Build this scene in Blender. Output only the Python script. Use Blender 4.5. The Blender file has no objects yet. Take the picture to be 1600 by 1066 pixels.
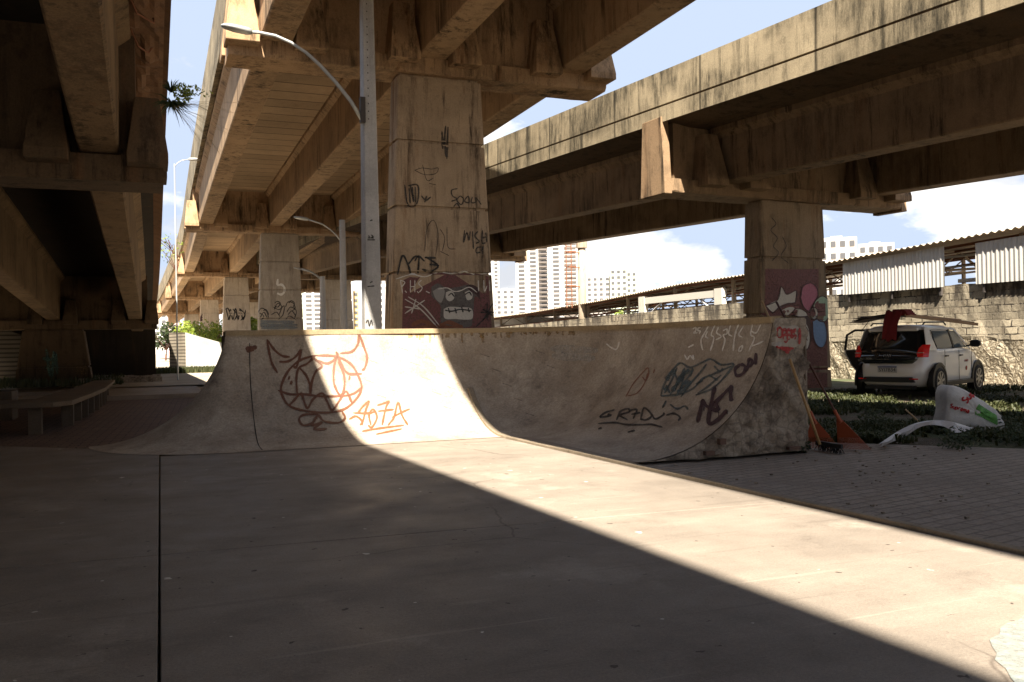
import bpy, bmesh, math, random
from mathutils import Vector, Matrix
from mathutils.bvhtree import BVHTree
random.seed(7); rng0=random.Random(11)
S=bpy.context.scene
R=math.radians
# ------------------------------------------------------------------ camera
F=1400.0; CAM=Vector((0,0,1.2)); YAW=R(22); ROLL=R(-1.0); PITCH=math.atan(5/F)
RM=Matrix.Rotation(-YAW,3,'Z')@Matrix.Rotation(math.pi/2+PITCH,3,'X')@Matrix.Rotation(ROLL,3,'Z')
cd=bpy.data.cameras.new('camera'); cam=bpy.data.objects.new('camera',cd); S.collection.objects.link(cam)
cd.sensor_width=36; cd.lens=36*F/1600; cd.clip_end=3000; cd.clip_start=.05
cam.matrix_world=Matrix.Translation(CAM)@RM.to_4x4(); S.camera=cam
# ------------------------------------------------------------------ sky, sun, exposure
SX,SY=.27,.80
el=math.atan(1/math.hypot(SX,SY)); az=math.atan2(-SX,-SY)
W=bpy.data.worlds.new('World'); S.world=W; W.use_nodes=True
nt=W.node_tree; N=nt.nodes; LK=nt.links
bg=N['Background']; sky=N.new('ShaderNodeTexSky'); sky.sky_type='NISHITA'; sky.sun_disc=False
sky.sun_elevation=el; sky.sun_rotation=az%(2*math.pi); sky.air_density=1.0; sky.dust_density=.6
tc=N.new('ShaderNodeTexCoord'); mp=N.new('ShaderNodeMapping'); mp.inputs['Scale'].default_value=(1,1,2.3); mp.inputs['Location'].default_value=(.3,.1,0)
n1=N.new('ShaderNodeTexNoise'); n1.inputs['Scale'].default_value=3.2; n1.inputs['Detail'].default_value=9; n1.inputs['Roughness'].default_value=.55
LK.new(tc.outputs['Generated'],mp.inputs['Vector']); LK.new(mp.outputs[0],n1.inputs['Vector'])
sep=N.new('ShaderNodeSeparateXYZ'); LK.new(tc.outputs['Generated'],sep.inputs[0])
mr=N.new('ShaderNodeMapRange'); mr.inputs['From Min'].default_value=0; mr.inputs['From Max'].default_value=.45; mr.inputs['To Min'].default_value=.045; mr.inputs['To Max'].default_value=-.14
LK.new(sep.outputs['Z'],mr.inputs[0])
ad=N.new('ShaderNodeMath'); LK.new(n1.outputs['Fac'],ad.inputs[0]); LK.new(mr.outputs[0],ad.inputs[1])
cr=N.new('ShaderNodeValToRGB'); cr.color_ramp.elements[0].position=.495; cr.color_ramp.elements[1].position=.54
LK.new(ad.outputs[0],cr.inputs[0])
n2=N.new('ShaderNodeTexNoise'); n2.inputs['Scale'].default_value=5; n2.inputs['Detail'].default_value=5; LK.new(mp.outputs[0],n2.inputs['Vector'])
cc=N.new('ShaderNodeValToRGB'); cc.color_ramp.elements[0].position=.38; cc.color_ramp.elements[0].color=(2.5,2.6,2.8,1); cc.color_ramp.elements[1].position=.56; cc.color_ramp.elements[1].color=(4.4,4.35,4.2,1)
LK.new(n2.outputs['Fac'],cc.inputs[0])
mx=N.new('ShaderNodeMixRGB'); LK.new(cr.outputs[0],mx.inputs[0]); hz=N.new('ShaderNodeMixRGB'); hz.inputs[0].default_value=.35; hz.inputs[2].default_value=(3.1,3.45,3.95,1); LK.new(sky.outputs[0],hz.inputs[1]); dk=N.new('ShaderNodeMixRGB'); dk.blend_type='DARKEN'; dk.inputs[0].default_value=1; dk.inputs[2].default_value=(2.15,2.55,3.3,1); LK.new(hz.outputs[0],dk.inputs[1]); LK.new(dk.outputs[0],mx.inputs[1]); LK.new(cc.outputs[0],mx.inputs[2])
LK.new(mx.outputs[0],bg.inputs[0]); bg.inputs[1].default_value=.068
sd=bpy.data.lights.new('sun','SUN'); sd.energy=4.3; sd.angle=R(.75); sd.color=(1,.91,.77)
sun=bpy.data.objects.new('sun',sd); S.collection.objects.link(sun)
sun.rotation_euler=Vector((SX,SY,-1)).to_track_quat('-Z','Y').to_euler()
S.view_settings.view_transform='Standard'; S.view_settings.look='None'; S.view_settings.exposure=2.2; S.view_settings.gamma=1
S.render.engine='CYCLES'; S.cycles.max_bounces=8; S.cycles.diffuse_bounces=6
# ------------------------------------------------------------------ helpers
def ray(u,v): return (RM@Vector(((u-800)/F,-(v-533)/F,-1))).normalized()
def on(u,v,ax,val):
    r=ray(u,v); return CAM+r*((val-CAM[ax])/r[ax])
def tag(o,label=None,cat=None,group=None,kind=None):
    if label:o['label']=label
    if cat:o['category']=cat
    if group:o['group']=group
    if kind:o['kind']=kind
    return o
def empty(name,loc,label,cat,group=None,rz=0):
    o=bpy.data.objects.new(name,None); S.collection.objects.link(o); o.location=loc; o.rotation_euler=(0,0,rz); o.empty_display_size=.1
    return tag(o,label,cat,group)
class MB:
    def __init__(s): s.v=[]; s.f=[]
    def add(s,vs,fs):
        n=len(s.v); s.v+= [Vector(p) for p in vs]; s.f+=[tuple(i+n for i in f) for f in fs]; return s
    def box(s,a,b,M=None):
        x0,y0,z0=a; x1,y1,z1=b
        vs=[Vector(p) for p in ((x0,y0,z0),(x1,y0,z0),(x1,y1,z0),(x0,y1,z0),(x0,y0,z1),(x1,y0,z1),(x1,y1,z1),(x0,y1,z1))]
        if M: vs=[M@p for p in vs]
        return s.add(vs,[(0,3,2,1),(4,5,6,7),(0,1,5,4),(1,2,6,5),(2,3,7,6),(3,0,4,7)])
    def loft(s,rings,cap=True,closed=True):
        n=len(rings[0]); b=len(s.v); s.v+=[Vector(p) for r in rings for p in r]
        for i in range(len(rings)-1):
            for j in range(n if closed else n-1):
                k=(j+1)%n; s.f.append((b+i*n+j,b+i*n+k,b+(i+1)*n+k,b+(i+1)*n+j))
        if cap and closed:
            s.f.append(tuple(b+j for j in range(n))[::-1]); s.f.append(tuple(b+(len(rings)-1)*n+j for j in range(n)))
        return s
    def tube(s,pts,rad,seg=8):
        pts=[Vector(p) for p in pts]; rings=[]
        for i,p in enumerate(pts):
            d=(pts[min(i+1,len(pts)-1)]-pts[max(i-1,0)]).normalized()
            a=d.cross(Vector((0,0,1)) if abs(d.z)<.9 else Vector((1,0,0))).normalized(); c=a.cross(d).normalized()
            r=rad[i] if isinstance(rad,(list,tuple)) else rad
            rings.append([p+a*r*math.cos(t)+c*r*math.sin(t) for t in [2*math.pi*k/seg for k in range(seg)]])
        return s.loft(rings)
    def prism(s,poly,d):   # poly: list of 3d points, extruded along d
        d=Vector(d); return s.loft([[Vector(p) for p in poly],[Vector(p)+d for p in poly]])
    def build(s,name,mat,parent=None,smooth=False,bevel=0,fix=True):
        me=bpy.data.meshes.new(name); off=Vector((0,0,0)); inv=Matrix.Identity(4)
        if parent is not None:
            M=Matrix.Identity(4); p=parent
            while p is not None:
                M=Matrix.Translation(p.location)@p.rotation_euler.to_matrix().to_4x4()@M; p=p.parent
            inv=M.inverted()
        me.from_pydata([inv@p for p in s.v],[],s.f)
        if fix:
            bm=bmesh.new(); bm.from_mesh(me); bmesh.ops.recalc_face_normals(bm,faces=bm.faces); bm.to_mesh(me); bm.free()
        if smooth: me.polygons.foreach_set('use_smooth',[True]*len(me.polygons))
        me.materials.append(mat); o=bpy.data.objects.new(name,me); S.collection.objects.link(o); o.parent=parent
        if bevel:
            m=o.modifiers.new('bevel','BEVEL'); m.width=bevel; m.segments=2; m.limit_method='ANGLE'; m.angle_limit=R(40)
        return o
def struct(name,mb,mat,**k): return tag(mb.build(name,mat,None,**k),kind='structure')
def circ(c,r,n,ax='z'):
    return [Vector((c[0]+r*math.cos(2*math.pi*i/n),c[1]+r*math.sin(2*math.pi*i/n),c[2])) for i in range(n)]
# ------------------------------------------------------------------ materials
def mat(name): 
    m=bpy.data.materials.new(name); m.use_nodes=True; t=m.node_tree; return m,t.nodes,t.links,t.nodes['Principled BSDF']
def flat(name,col,rough=.6,metal=0,spec=.5,emit=None):
    m,n,l,b=mat(name); b.inputs['Base Color'].default_value=(*col,1); b.inputs['Roughness'].default_value=rough; b.inputs['Metallic'].default_value=metal
    b.inputs['Specular IOR Level'].default_value=spec
    if emit: b.inputs['Emission Color'].default_value=(*emit[:3],1); b.inputs['Emission Strength'].default_value=emit[3]
    return m
def noise(n,l,vec,scale,detail=6,rough=.6,sc=None,loc=(0,0,0)):
    if sc:
        mp=n.new('ShaderNodeMapping'); mp.inputs['Scale'].default_value=sc; mp.inputs['Location'].default_value=loc; l.new(vec,mp.inputs['Vector']); vec=mp.outputs[0]
    t=n.new('ShaderNodeTexNoise'); t.inputs['Scale'].default_value=scale; t.inputs['Detail'].default_value=detail; t.inputs['Roughness'].default_value=rough
    l.new(vec,t.inputs['Vector']); return t.outputs['Fac']
def ramp(n,l,fac,stops):
    r=n.new('ShaderNodeValToRGB'); e=r.color_ramp.elements
    while len(e)<len(stops): e.new(.5)
    for i,(p,c) in enumerate(stops):
        e[i].position=p; e[i].color=(*c,1) if isinstance(c,tuple) else (c,c,c,1)
    l.new(fac,r.inputs[0]); return r.outputs[0]
def mixc(n,l,fac,a,b,mode='MIX'):
    m=n.new('ShaderNodeMixRGB'); m.blend_type=mode
    for i,x in ((0,fac),(1,a),(2,b)):
        if isinstance(x,(int,float)): m.inputs[i].default_value=x
        elif isinstance(x,tuple): m.inputs[i].default_value=(*x,1)
        else: l.new(x,m.inputs[i])
    return m.outputs[0]
def bump(n,l,b,h,strength=.4,dist=.01,prev=None):
    bp=n.new('ShaderNodeBump'); bp.inputs['Strength'].default_value=strength; bp.inputs['Distance'].default_value=dist; l.new(h,bp.inputs['Height'])
    if prev: l.new(prev,bp.inputs['Normal'])
    l.new(bp.outputs[0],b.inputs['Normal']); return bp.outputs[0]
def pos(n): return n.new('ShaderNodeNewGeometry').outputs['Position']
def concrete(name,base,dark,streak=.5,stain=.5,grain=1.0,rust=0,plank=None,big=.35,tint2=None,rough=.9,panel=None,warp=0,hstreak=False,mould=0):
    m,n,l,b=mat(name); p=pos(n)
    blot=ramp(n,l,noise(n,l,p,big,8,.65),[(.36,0.),(.66,1.)])
    t2=tint2 or tuple(c*.72 for c in base)
    col=mixc(n,l,blot,base,t2)
    st=ramp(n,l,noise(n,l,p,1.0,9,.78,sc=(.35,.35,7) if hstreak else (3.6,3.6,.34)),[(.5,0.),(.62,1.)])
    msk=ramp(n,l,noise(n,l,p,.9,6,.6,loc=(7,3,1),sc=(1,1,.6)),[(.38,.15),(.58,1.)])
    f=mixc(n,l,1.0,st,msk,'MULTIPLY'); f2=mixc(n,l,1.0,f,(streak,)*3,'MULTIPLY')
    col=mixc(n,l,f2,col,dark)
    sp=ramp(n,l,noise(n,l,p,3.1,9,.72),[(.55,0.),(.75,1.)]); sp=mixc(n,l,1.0,sp,(stain,)*3,'MULTIPLY')
    col=mixc(n,l,sp,col,dark)
    if mould:
        m1=ramp(n,l,noise(n,l,p,1.0,4,.5,sc=(.55,.55,.9),loc=(3,8,2)),[(.44,0.),(.58,1.)]); m2=ramp(n,l,noise(n,l,p,1.0,10,.8,sc=(4.5,4.5,.8),loc=(1,2,3)),[(.40,0.),(.60,1.)])
        mm=mixc(n,l,1.0,m1,m2,'MULTIPLY'); mm=mixc(n,l,1.0,mm,(mould,)*3,'MULTIPLY'); col=mixc(n,l,mm,col,dark)
    if rust:
        rs=ramp(n,l,noise(n,l,p,1.0,6,.7,sc=(2.5,2.5,.3),loc=(11,5,2)),[(.56,0.),(.72,1.)]); rs=mixc(n,l,1.0,rs,(rust,)*3,'MULTIPLY')
        col=mixc(n,l,rs,col,(.2,.085,.03))
    gr=noise(n,l,p,38,4,.7); g2=ramp(n,l,gr,[(.25,(1-.28*grain)),(.8,(1+.12*grain))])
    col=mixc(n,l,1.0,col,g2,'MULTIPLY')
    h=noise(n,l,p,9,10,.7)
    if plank:   # formwork boards: (axis, period)
        s=n.new('ShaderNodeSeparateXYZ'); l.new(p,s.inputs[0]); ax,per=plank
        md=n.new('ShaderNodeMath'); md.operation='PINGPONG'; md.inputs[1].default_value=per/2; l.new(s.outputs[ax],md.inputs[0])
        ln=n.new('ShaderNodeMapRange'); ln.inputs['From Min'].default_value=0; ln.inputs['From Max'].default_value=.055; l.new(md.outputs[0],ln.inputs[0])
        fl=n.new('ShaderNodeMath'); fl.operation='SNAP'; fl.inputs[1].default_value=per; l.new(s.outputs[ax],fl.inputs[0])
        wn=n.new('ShaderNodeTexWhiteNoise'); wn.noise_dimensions='1D'; l.new(fl.outputs[0],wn.inputs['W'])
        tone=ramp(n,l,wn.outputs['Value'],[(0.,.80),(1.,1.1)])
        col=mixc(n,l,1.0,col,tone,'MULTIPLY')
        lc=ramp(n,l,ln.outputs[0],[(0.,.15),(1.,1.)]); col=mixc(n,l,1.0,col,lc,'MULTIPLY')
        h=mixc(n,l,.6,h,ln.outputs[0])
    if warp:
        h2=noise(n,l,p,2.2,6,.6); h=mixc(n,l,.5,h,h2)
    l.new(col,b.inputs['Base Color']); b.inputs['Roughness'].default_value=rough; b.inputs['Specular IOR Level'].default_value=.25
    bump(n,l,b,h,.55,.03 if warp else .012); return m
C_MID=concrete('weathered_concrete',(.50,.325,.185),(.04,.026,.016),1.0,.7,1,rust=.6,mould=.55)
C_GIRD=concrete('girder_concrete',(.50,.335,.195),(.045,.03,.018),.9,.5,1,rust=.45,mould=.4)
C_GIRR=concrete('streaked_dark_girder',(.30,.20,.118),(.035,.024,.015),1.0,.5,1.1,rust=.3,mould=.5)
C_SOFF=concrete('board_marked_soffit',(.54,.38,.235),(.10,.065,.04),.2,.3,1,plank=(1,.95))
C_PAR=concrete('parapet_concrete',(.42,.345,.23),(.035,.03,.02),.9,.6,1.3,big=.6,plank=(1,3.4),mould=.9)
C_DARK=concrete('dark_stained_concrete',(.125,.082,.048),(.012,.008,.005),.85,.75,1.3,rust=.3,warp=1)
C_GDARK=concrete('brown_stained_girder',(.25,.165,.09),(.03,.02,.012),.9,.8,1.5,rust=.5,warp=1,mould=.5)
C_SHADE=concrete('shade_black_concrete',(.035,.026,.018),(.01,.007,.005),.5,.6,1,rust=.2)  # near-black base colour stands in for deep shade at the left viaduct
C_COL=concrete('column_concrete',(.55,.41,.275),(.07,.045,.03),1.0,.45,1,rust=.7,mould=.35)
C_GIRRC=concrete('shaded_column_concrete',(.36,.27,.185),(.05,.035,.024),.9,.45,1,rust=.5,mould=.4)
C_COLP=concrete('pale_column_concrete',(.62,.52,.40),(.14,.10,.07),.6,.35,1,rust=.4,mould=.3)
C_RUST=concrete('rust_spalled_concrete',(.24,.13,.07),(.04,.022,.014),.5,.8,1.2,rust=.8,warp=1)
C_RAMP=concrete('ramp_concrete',(.54,.46,.365),(.13,.10,.078),.35,.8,1.5,big=1.7,tint2=(.36,.29,.22),warp=1,rough=.75)
C_FLAT=concrete('transition_concrete',(.38,.31,.245),(.09,.07,.055),.2,.3,1,big=.8,rough=.7)
C_COP=concrete('coping_concrete',(.43,.33,.20),(.16,.10,.05),.4,.5,1,big=2)
C_KERB=concrete('kerb_concrete',(.36,.29,.21),(.12,.09,.06),.3,.5,1,big=1.5)
C_BENCH=concrete('bench_concrete',(.20,.15,.105),(.08,.06,.045),.4,.4,1)
C_PALE=concrete('pale_pole_concrete',(.58,.56,.54),(.24,.22,.20),.5,.3,.8,big=1.2)
C_WHITE=concrete('whitewashed_wall',(.62,.60,.55),(.25,.22,.18),.4,.3,.6)
# rough rubble end wall
def rubble():
    m,n,l,b=mat('rough_rubble_plaster'); p=pos(n)
    a=noise(n,l,p,2.6,10,.68); col=ramp(n,l,a,[(.32,(.12,.09,.066)),(.43,(.26,.205,.155)),(.53,(.48,.40,.31)),(.62,(.36,.285,.215)),(.72,(.25,.17,.13))])
    v=n.new('ShaderNodeTexVoronoi'); v.inputs['Scale'].default_value=9; v.feature='DISTANCE_TO_EDGE'; l.new(p,v.inputs['Vector'])
    vr=ramp(n,l,v.outputs['Distance'],[(0.,.45),(.12,1.)]); col=mixc(n,l,.6,col,vr,'MULTIPLY')
    g=ramp(n,l,noise(n,l,p,45,5,.7),[(.3,.7),(.8,1.15)]); col=mixc(n,l,1.0,col,g,'MULTIPLY')
    l.new(col,b.inputs['Base Color']); b.inputs['Roughness'].default_value=.95
    bump(n,l,b,mixc(n,l,.4,noise(n,l,p,12,10,.75),a),1,.06); return m
M_RUB=rubble()
def slabmat():
    m,n,l,b=mat('trowelled_slab'); p=pos(n)
    c=ramp(n,l,noise(n,l,p,.55,10,.68),[(.3,(.19,.16,.132)),(.5,(.25,.213,.176)),(.72,(.315,.268,.22))])
    sw=ramp(n,l,noise(n,l,p,1.6,9,.72,sc=(.7,1.3,1)),[(.35,.82),(.65,1.1)]); c=mixc(n,l,.8,c,sw,'MULTIPLY')
    st=ramp(n,l,noise(n,l,p,1.7,9,.75,loc=(5,1,0),sc=(1,1,1)),[(.56,0.),(.70,.35)]); c=mixc(n,l,st,c,(.085,.064,.05))
    pa=ramp(n,l,noise(n,l,p,.8,7,.7,loc=(15,9,0),sc=(1,1,1)),[(.58,0.),(.66,.35)]); c=mixc(n,l,pa,c,(.46,.40,.33))
    g=ramp(n,l,noise(n,l,p,75,5,.8),[(.25,.62),(.75,1.25)]); c=mixc(n,l,.9,c,g,'MULTIPLY')
    g3=ramp(n,l,noise(n,l,p,260,2,.6),[(.3,.75),(.7,1.2)]); c=mixc(n,l,.8,c,g3,'MULTIPLY')
    for k,(rot,sc_) in enumerate(((.5,9),(-.9,7),(1.9,11))):   # thin wheel marks and scratches
        mp=n.new('ShaderNodeMapping'); mp.inputs['Rotation'].default_value=(0,0,rot); mp.inputs['Scale'].default_value=(.35,sc_,1); mp.inputs['Location'].default_value=(k*3,k*5,0); l.new(p,mp.inputs['Vector'])
        t=n.new('ShaderNodeTexNoise'); t.inputs['Scale'].default_value=1.5; t.inputs['Detail'].default_value=3; t.inputs['Distortion'].default_value=.4; l.new(mp.outputs[0],t.inputs['Vector'])
        f=ramp(n,l,t.outputs['Fac'],[(.67,0.),(.71,.22)]); c=mixc(n,l,f,c,(.09,.07,.055) if k!=1 else (.42,.37,.3))
    v=n.new('ShaderNodeTexVoronoi'); v.feature='DISTANCE_TO_EDGE'; v.inputs['Scale'].default_value=.33; nz=n.new('ShaderNodeTexNoise'); nz.inputs['Scale'].default_value=1.6; nz.inputs['Detail'].default_value=8; l.new(p,nz.inputs['Vector']); l.new(mixc(n,l,.28,p,nz.outputs['Color'],'ADD'),v.inputs['Vector'])
    ck=ramp(n,l,v.outputs['Distance'],[(0.,.55),(.0022,0.)]); ckm=ramp(n,l,noise(n,l,p,.4,2,.5,loc=(2,2,0),sc=(1,1,1)),[(.5,0.),(.56,1.)]); c=mixc(n,l,mixc(n,l,1.0,ck,ckm,'MULTIPLY'),c,(.05,.038,.03))
    sp=ramp(n,l,noise(n,l,p,13,3,.5),[(.70,0.),(.72,1.)]); c=mixc(n,l,sp,c,(.06,.045,.035))
    sw2=ramp(n,l,noise(n,l,p,9,2,.5,sc=(1,1,1),loc=(9,9,9)),[(.74,0.),(.75,1.)]); c=mixc(n,l,sw2,c,(.6,.57,.5))
    l.new(c,b.inputs['Base Color']); l.new(ramp(n,l,noise(n,l,p,2,5,.6),[(.3,.5),(.7,.8)]),b.inputs['Roughness']); b.inputs['Specular IOR Level'].default_value=.3
    bump(n,l,b,noise(n,l,p,22,10,.8),.6,.006); return m
M_SLAB=slabmat()
def pavers(name,c1,c2,mort,sc,w,h,rot=0,dirt=.6):
    m,n,l,b=mat(name); p=pos(n)
    mp=n.new('ShaderNodeMapping'); mp.inputs['Rotation'].default_value=(0,0,rot); l.new(p,mp.inputs['Vector'])
    nz=n.new('ShaderNodeTexNoise'); nz.inputs['Scale'].default_value=3; l.new(p,nz.inputs['Vector'])
    v=mixc(n,l,.03,mp.outputs[0],nz.outputs['Color'],'ADD')
    t=n.new('ShaderNodeTexBrick'); t.inputs['Scale'].default_value=sc; t.inputs['Brick Width'].default_value=w; t.inputs['Row Height'].default_value=h; t.inputs['Mortar Size'].default_value=.012; t.inputs['Mortar Smooth'].default_value=.4
    t.inputs['Color1'].default_value=(*c1,1); t.inputs['Color2'].default_value=(*c2,1); t.inputs['Mortar'].default_value=(*mort,1); l.new(v,t.inputs['Vector'])
    d=ramp(n,l,noise(n,l,p,.9,8,.7),[(.4,0.),(.65,dirt)]); c=mixc(n,l,d,t.outputs['Color'],tuple((a+b_)*.36 for a,b_ in zip(c1,c2)))
    g=ramp(n,l,noise(n,l,p,40,5,.7),[(.3,.65),(.75,1.2)]); c=mixc(n,l,1.0,c,g,'MULTIPLY')
    l.new(c,b.inputs['Base Color']); b.inputs['Roughness'].default_value=.9
    inv=ramp(n,l,t.outputs['Fac'],[(0.,1.),(1.,0.)]); hh=mixc(n,l,.35,inv,noise(n,l,p,14,8,.7)); bump(n,l,b,hh,.8,.015); return m
M_PAVR=pavers('worn_paving_blocks',(.36,.30,.245),(.30,.245,.195),(.19,.155,.12),1,.24,.12,R(-10),.9)
M_PAVL=pavers('brick_paving',(.24,.15,.11),(.16,.10,.075),(.02,.014,.01),1,.24,.12,R(3),.4)
def soil():
    m,n,l,b=mat('soil'); p=pos(n)
    c=ramp(n,l,noise(n,l,p,.7,10,.7),[(.3,(.075,.055,.036)),(.5,(.13,.10,.068)),(.7,(.19,.155,.11))])
    gg=ramp(n,l,noise(n,l,p,.35,6,.7,loc=(4,4,4),sc=(1,1,1)),[(.48,0.),(.6,.8)]); c=mixc(n,l,gg,c,(.06,.085,.025))
    g=ramp(n,l,noise(n,l,p,30,6,.75),[(.25,.55),(.8,1.3)]); c=mixc(n,l,1.0,c,g,'MULTIPLY')
    l.new(c,b.inputs['Base Color']); b.inputs['Roughness'].default_value=1; bump(n,l,b,noise(n,l,p,8,10,.8),1,.05); return m
M_SOIL=soil()
def blockwall():
    m,n,l,b=mat('old_block_wall'); p=pos(n)
    s=n.new('ShaderNodeSeparateXYZ'); l.new(p,s.inputs[0]); cb=n.new('ShaderNodeCombineXYZ'); l.new(s.outputs[1],cb.inputs[0]); l.new(s.outputs[2],cb.inputs[1])
    nz=n.new('ShaderNodeTexNoise'); nz.inputs['Scale'].default_value=4; l.new(p,nz.inputs['Vector']); v=mixc(n,l,.05,cb.outputs[0],nz.outputs['Color'],'ADD')
    t=n.new('ShaderNodeTexBrick'); t.inputs['Scale'].default_value=1; t.inputs['Brick Width'].default_value=.42; t.inputs['Row Height'].default_value=.21; t.inputs['Mortar Size'].default_value=.02; t.inputs['Mortar Smooth'].default_value=.3
    t.inputs['Color1'].default_value=(.42,.36,.26,1); t.inputs['Color2'].default_value=(.33,.27,.19,1); t.inputs['Mortar'].default_value=(.25,.20,.14,1); l.new(v,t.inputs['Vector'])
    # plaster hides the joints in patches; rubble stone in the lower part
    pl=ramp(n,l,noise(n,l,p,1.3,9,.8),[(.40,0.),(.47,1.)]); c=mixc(n,l,mixc(n,l,1.0,pl,(.93,)*3,'MULTIPLY'),t.outputs['Color'],(.43,.37,.27))
    hol=ramp(n,l,noise(n,l,p,1.0,7,.75,sc=(2.2,2.2,2.6),loc=(6,6,6)),[(.50,0.),(.56,1.)]); c=mixc(n,l,mixc(n,l,1.0,t.outputs['Fac'],hol,'MULTIPLY'),c,(.03,.022,.015))
    vo=n.new('ShaderNodeTexVoronoi'); vo.inputs['Scale'].default_value=6.5; vo.feature='DISTANCE_TO_EDGE'; l.new(mixc(n,l,.35,p,nz.outputs['Color'],'ADD'),vo.inputs['Vector'])
    vc=ramp(n,l,vo.outputs['Distance'],[(0.,(.12,.09,.055)),(.06,(.36,.30,.21)),(.3,(.5,.44,.33))])
    zz=n.new('ShaderNodeMath'); zz.operation='MULTIPLY_ADD'; zz.inputs[1].default_value=.5; l.new(noise(n,l,p,.6,4,.6),zz.inputs[0]); l.new(s.outputs[2],zz.inputs[2])
    low=ramp(n,l,zz.outputs[0],[(1.22/1.0*.99-.0,1.),(1.0,0.)]) if False else None
    mr=n.new('ShaderNodeMapRange'); mr.inputs['From Min'].default_value=1.3; mr.inputs['From Max'].default_value=1.4; mr.inputs['To Min'].default_value=1; mr.inputs['To Max'].default_value=0; l.new(zz.outputs[0],mr.inputs[0])
    c=mixc(n,l,mr.outputs[0],c,vc)
    st=ramp(n,l,noise(n,l,p,1,6,.65,sc=(1.8,1.8,.6)),[(.43,0.),(.58,.95)])
    up=n.new('ShaderNodeMapRange'); up.inputs['From Min'].default_value=1.0; up.inputs['From Max'].default_value=2.5; l.new(s.outputs[2],up.inputs[0])
    c=mixc(n,l,mixc(n,l,1.0,st,up.outputs[0],'MULTIPLY'),c,(.06,.047,.035))
    g=ramp(n,l,noise(n,l,p,22,6,.75),[(.25,.6),(.75,1.2)]); c=mixc(n,l,1.0,c,g,'MULTIPLY')
    l.new(c,b.inputs['Base Color']); b.inputs['Roughness'].default_value=.95
    inv=ramp(n,l,t.outputs['Fac'],[(0.,1.),(1.,0.)]); hh=mixc(n,l,mr.outputs[0],inv,vo.outputs['Distance']); bump(n,l,b,mixc(n,l,.3,hh,noise(n,l,p,10,8,.7)),1,.05); return m
M_BLOCK=blockwall()
def corrug(name,col,axis=1,per=.12,rust=.2):
    m,n,l,b=mat(name); p=pos(n)
    c=mixc(n,l,ramp(n,l,noise(n,l,p,1,6,.65,sc=(2,2,.5)),[(.5,0.),(.75,rust)]),col,(.2,.12,.07))
    l.new(c,b.inputs['Base Color']); b.inputs['Roughness'].default_value=.5; return m
M_CORR=corrug('white_painted_sheet',(.62,.60,.56),rust=.25)
M_ROOF=corrug('old_roof_sheet',(.42,.34,.25),rust=.6)
M_STEEL=concrete('rusty_white_steel',(.40,.33,.25),(.18,.09,.04),.6,.6,.5,rust=.5)
M_RSTEEL=flat('rusty_steel',(.2,.075,.035),.8)
M_DSTEEL=flat('dark_steel',(.06,.05,.045),.7)
M_WOOD=flat('wooden_handle',(.42,.26,.11),.6); M_DWOOD=flat('dark_handle',(.10,.035,.02),.6)
M_ORANGE=flat('orange_plastic',(.36,.07,.02),.55); M_BLACK=flat('black_plastic',(.012,.012,.013),.5)
M_BRISTLE=flat('black_bristle',(.02,.017,.015),.95)
M_TYRE=flat('tyre_rubber',(.015,.014,.013),.85); M_RIM=flat('alloy_rim',(.35,.35,.35),.35,.7)
def carpaint():
    m,n,l,b=mat('white_car_paint'); b.inputs['Base Color'].default_value=(.72,.70,.67,1); b.inputs['Roughness'].default_value=.3; b.inputs['Coat Weight'].default_value=.5; b.inputs['Coat Roughness'].default_value=.06; return m
M_CAR=carpaint(); M_GLASS=flat('dark_car_glass',(.012,.014,.016),.06,0,.7)
M_SGLASS=flat('grey_car_glass',(.10,.13,.15),.08,0,.8)
M_RED=flat('red_lamp',(.75,.02,.015),.15); M_CLOTH=flat('red_cloth',(.16,.012,.015),.95)
def plaster(name,col,dirt=.3):
    m,n,l,b=mat(name); p=pos(n)
    c=mixc(n,l,ramp(n,l,noise(n,l,p,.05,8,.7,sc=(1,1,.4)),[(.45,0.),(.75,dirt)]),col,tuple(x*.6 for x in col)); l.new(c,b.inputs['Base Color']); b.inputs['Roughness'].default_value=.85; return m
M_BW=plaster('white_render',(.52,.50,.48),.5); M_BG=plaster('pale_green_render',(.48,.52,.42)); M_BY=plaster('ochre_render',(.62,.47,.22)); M_BB=plaster('blue_grey_render',(.42,.45,.55)); M_BP=plaster('pinkish_render',(.58,.44,.42))
M_WIN=flat('window_glass',(.09,.09,.095),.25); M_BALC=flat('dark_balcony',(.13,.11,.10),.6)
def leafmat(name,c1,c2):
    m,n,l,b=mat(name); oi=n.new('ShaderNodeNewGeometry'); c=ramp(n,l,oi.outputs['Random Per Island'],[(0.,c1),(1.,c2)]); l.new(c,b.inputs['Base Color']); b.inputs['Roughness'].default_value=.6
    b.inputs['Subsurface Weight'].default_value=0; 
    tr=n.new('ShaderNodeBsdfTranslucent'); l.new(c,tr.inputs[0]); mxs=n.new('ShaderNodeMixShader'); mxs.inputs[0].default_value=.35
    l.new(b.outputs[0],mxs.inputs[1]); l.new(tr.outputs[0],mxs.inputs[2]); l.new(mxs.outputs[0],n['Material Output'].inputs[0]); return m
M_GRASS=leafmat('grass_blades',(.03,.042,.012),(.085,.09,.032)); M_LEAF=leafmat('leaves',(.10,.16,.02),(.30,.36,.05)); M_DRY=leafmat('dry_stalks',(.32,.25,.13),(.5,.42,.25)); M_DLEAF=leafmat('dark_leaves',(.02,.035,.01),(.05,.07,.02))
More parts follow.
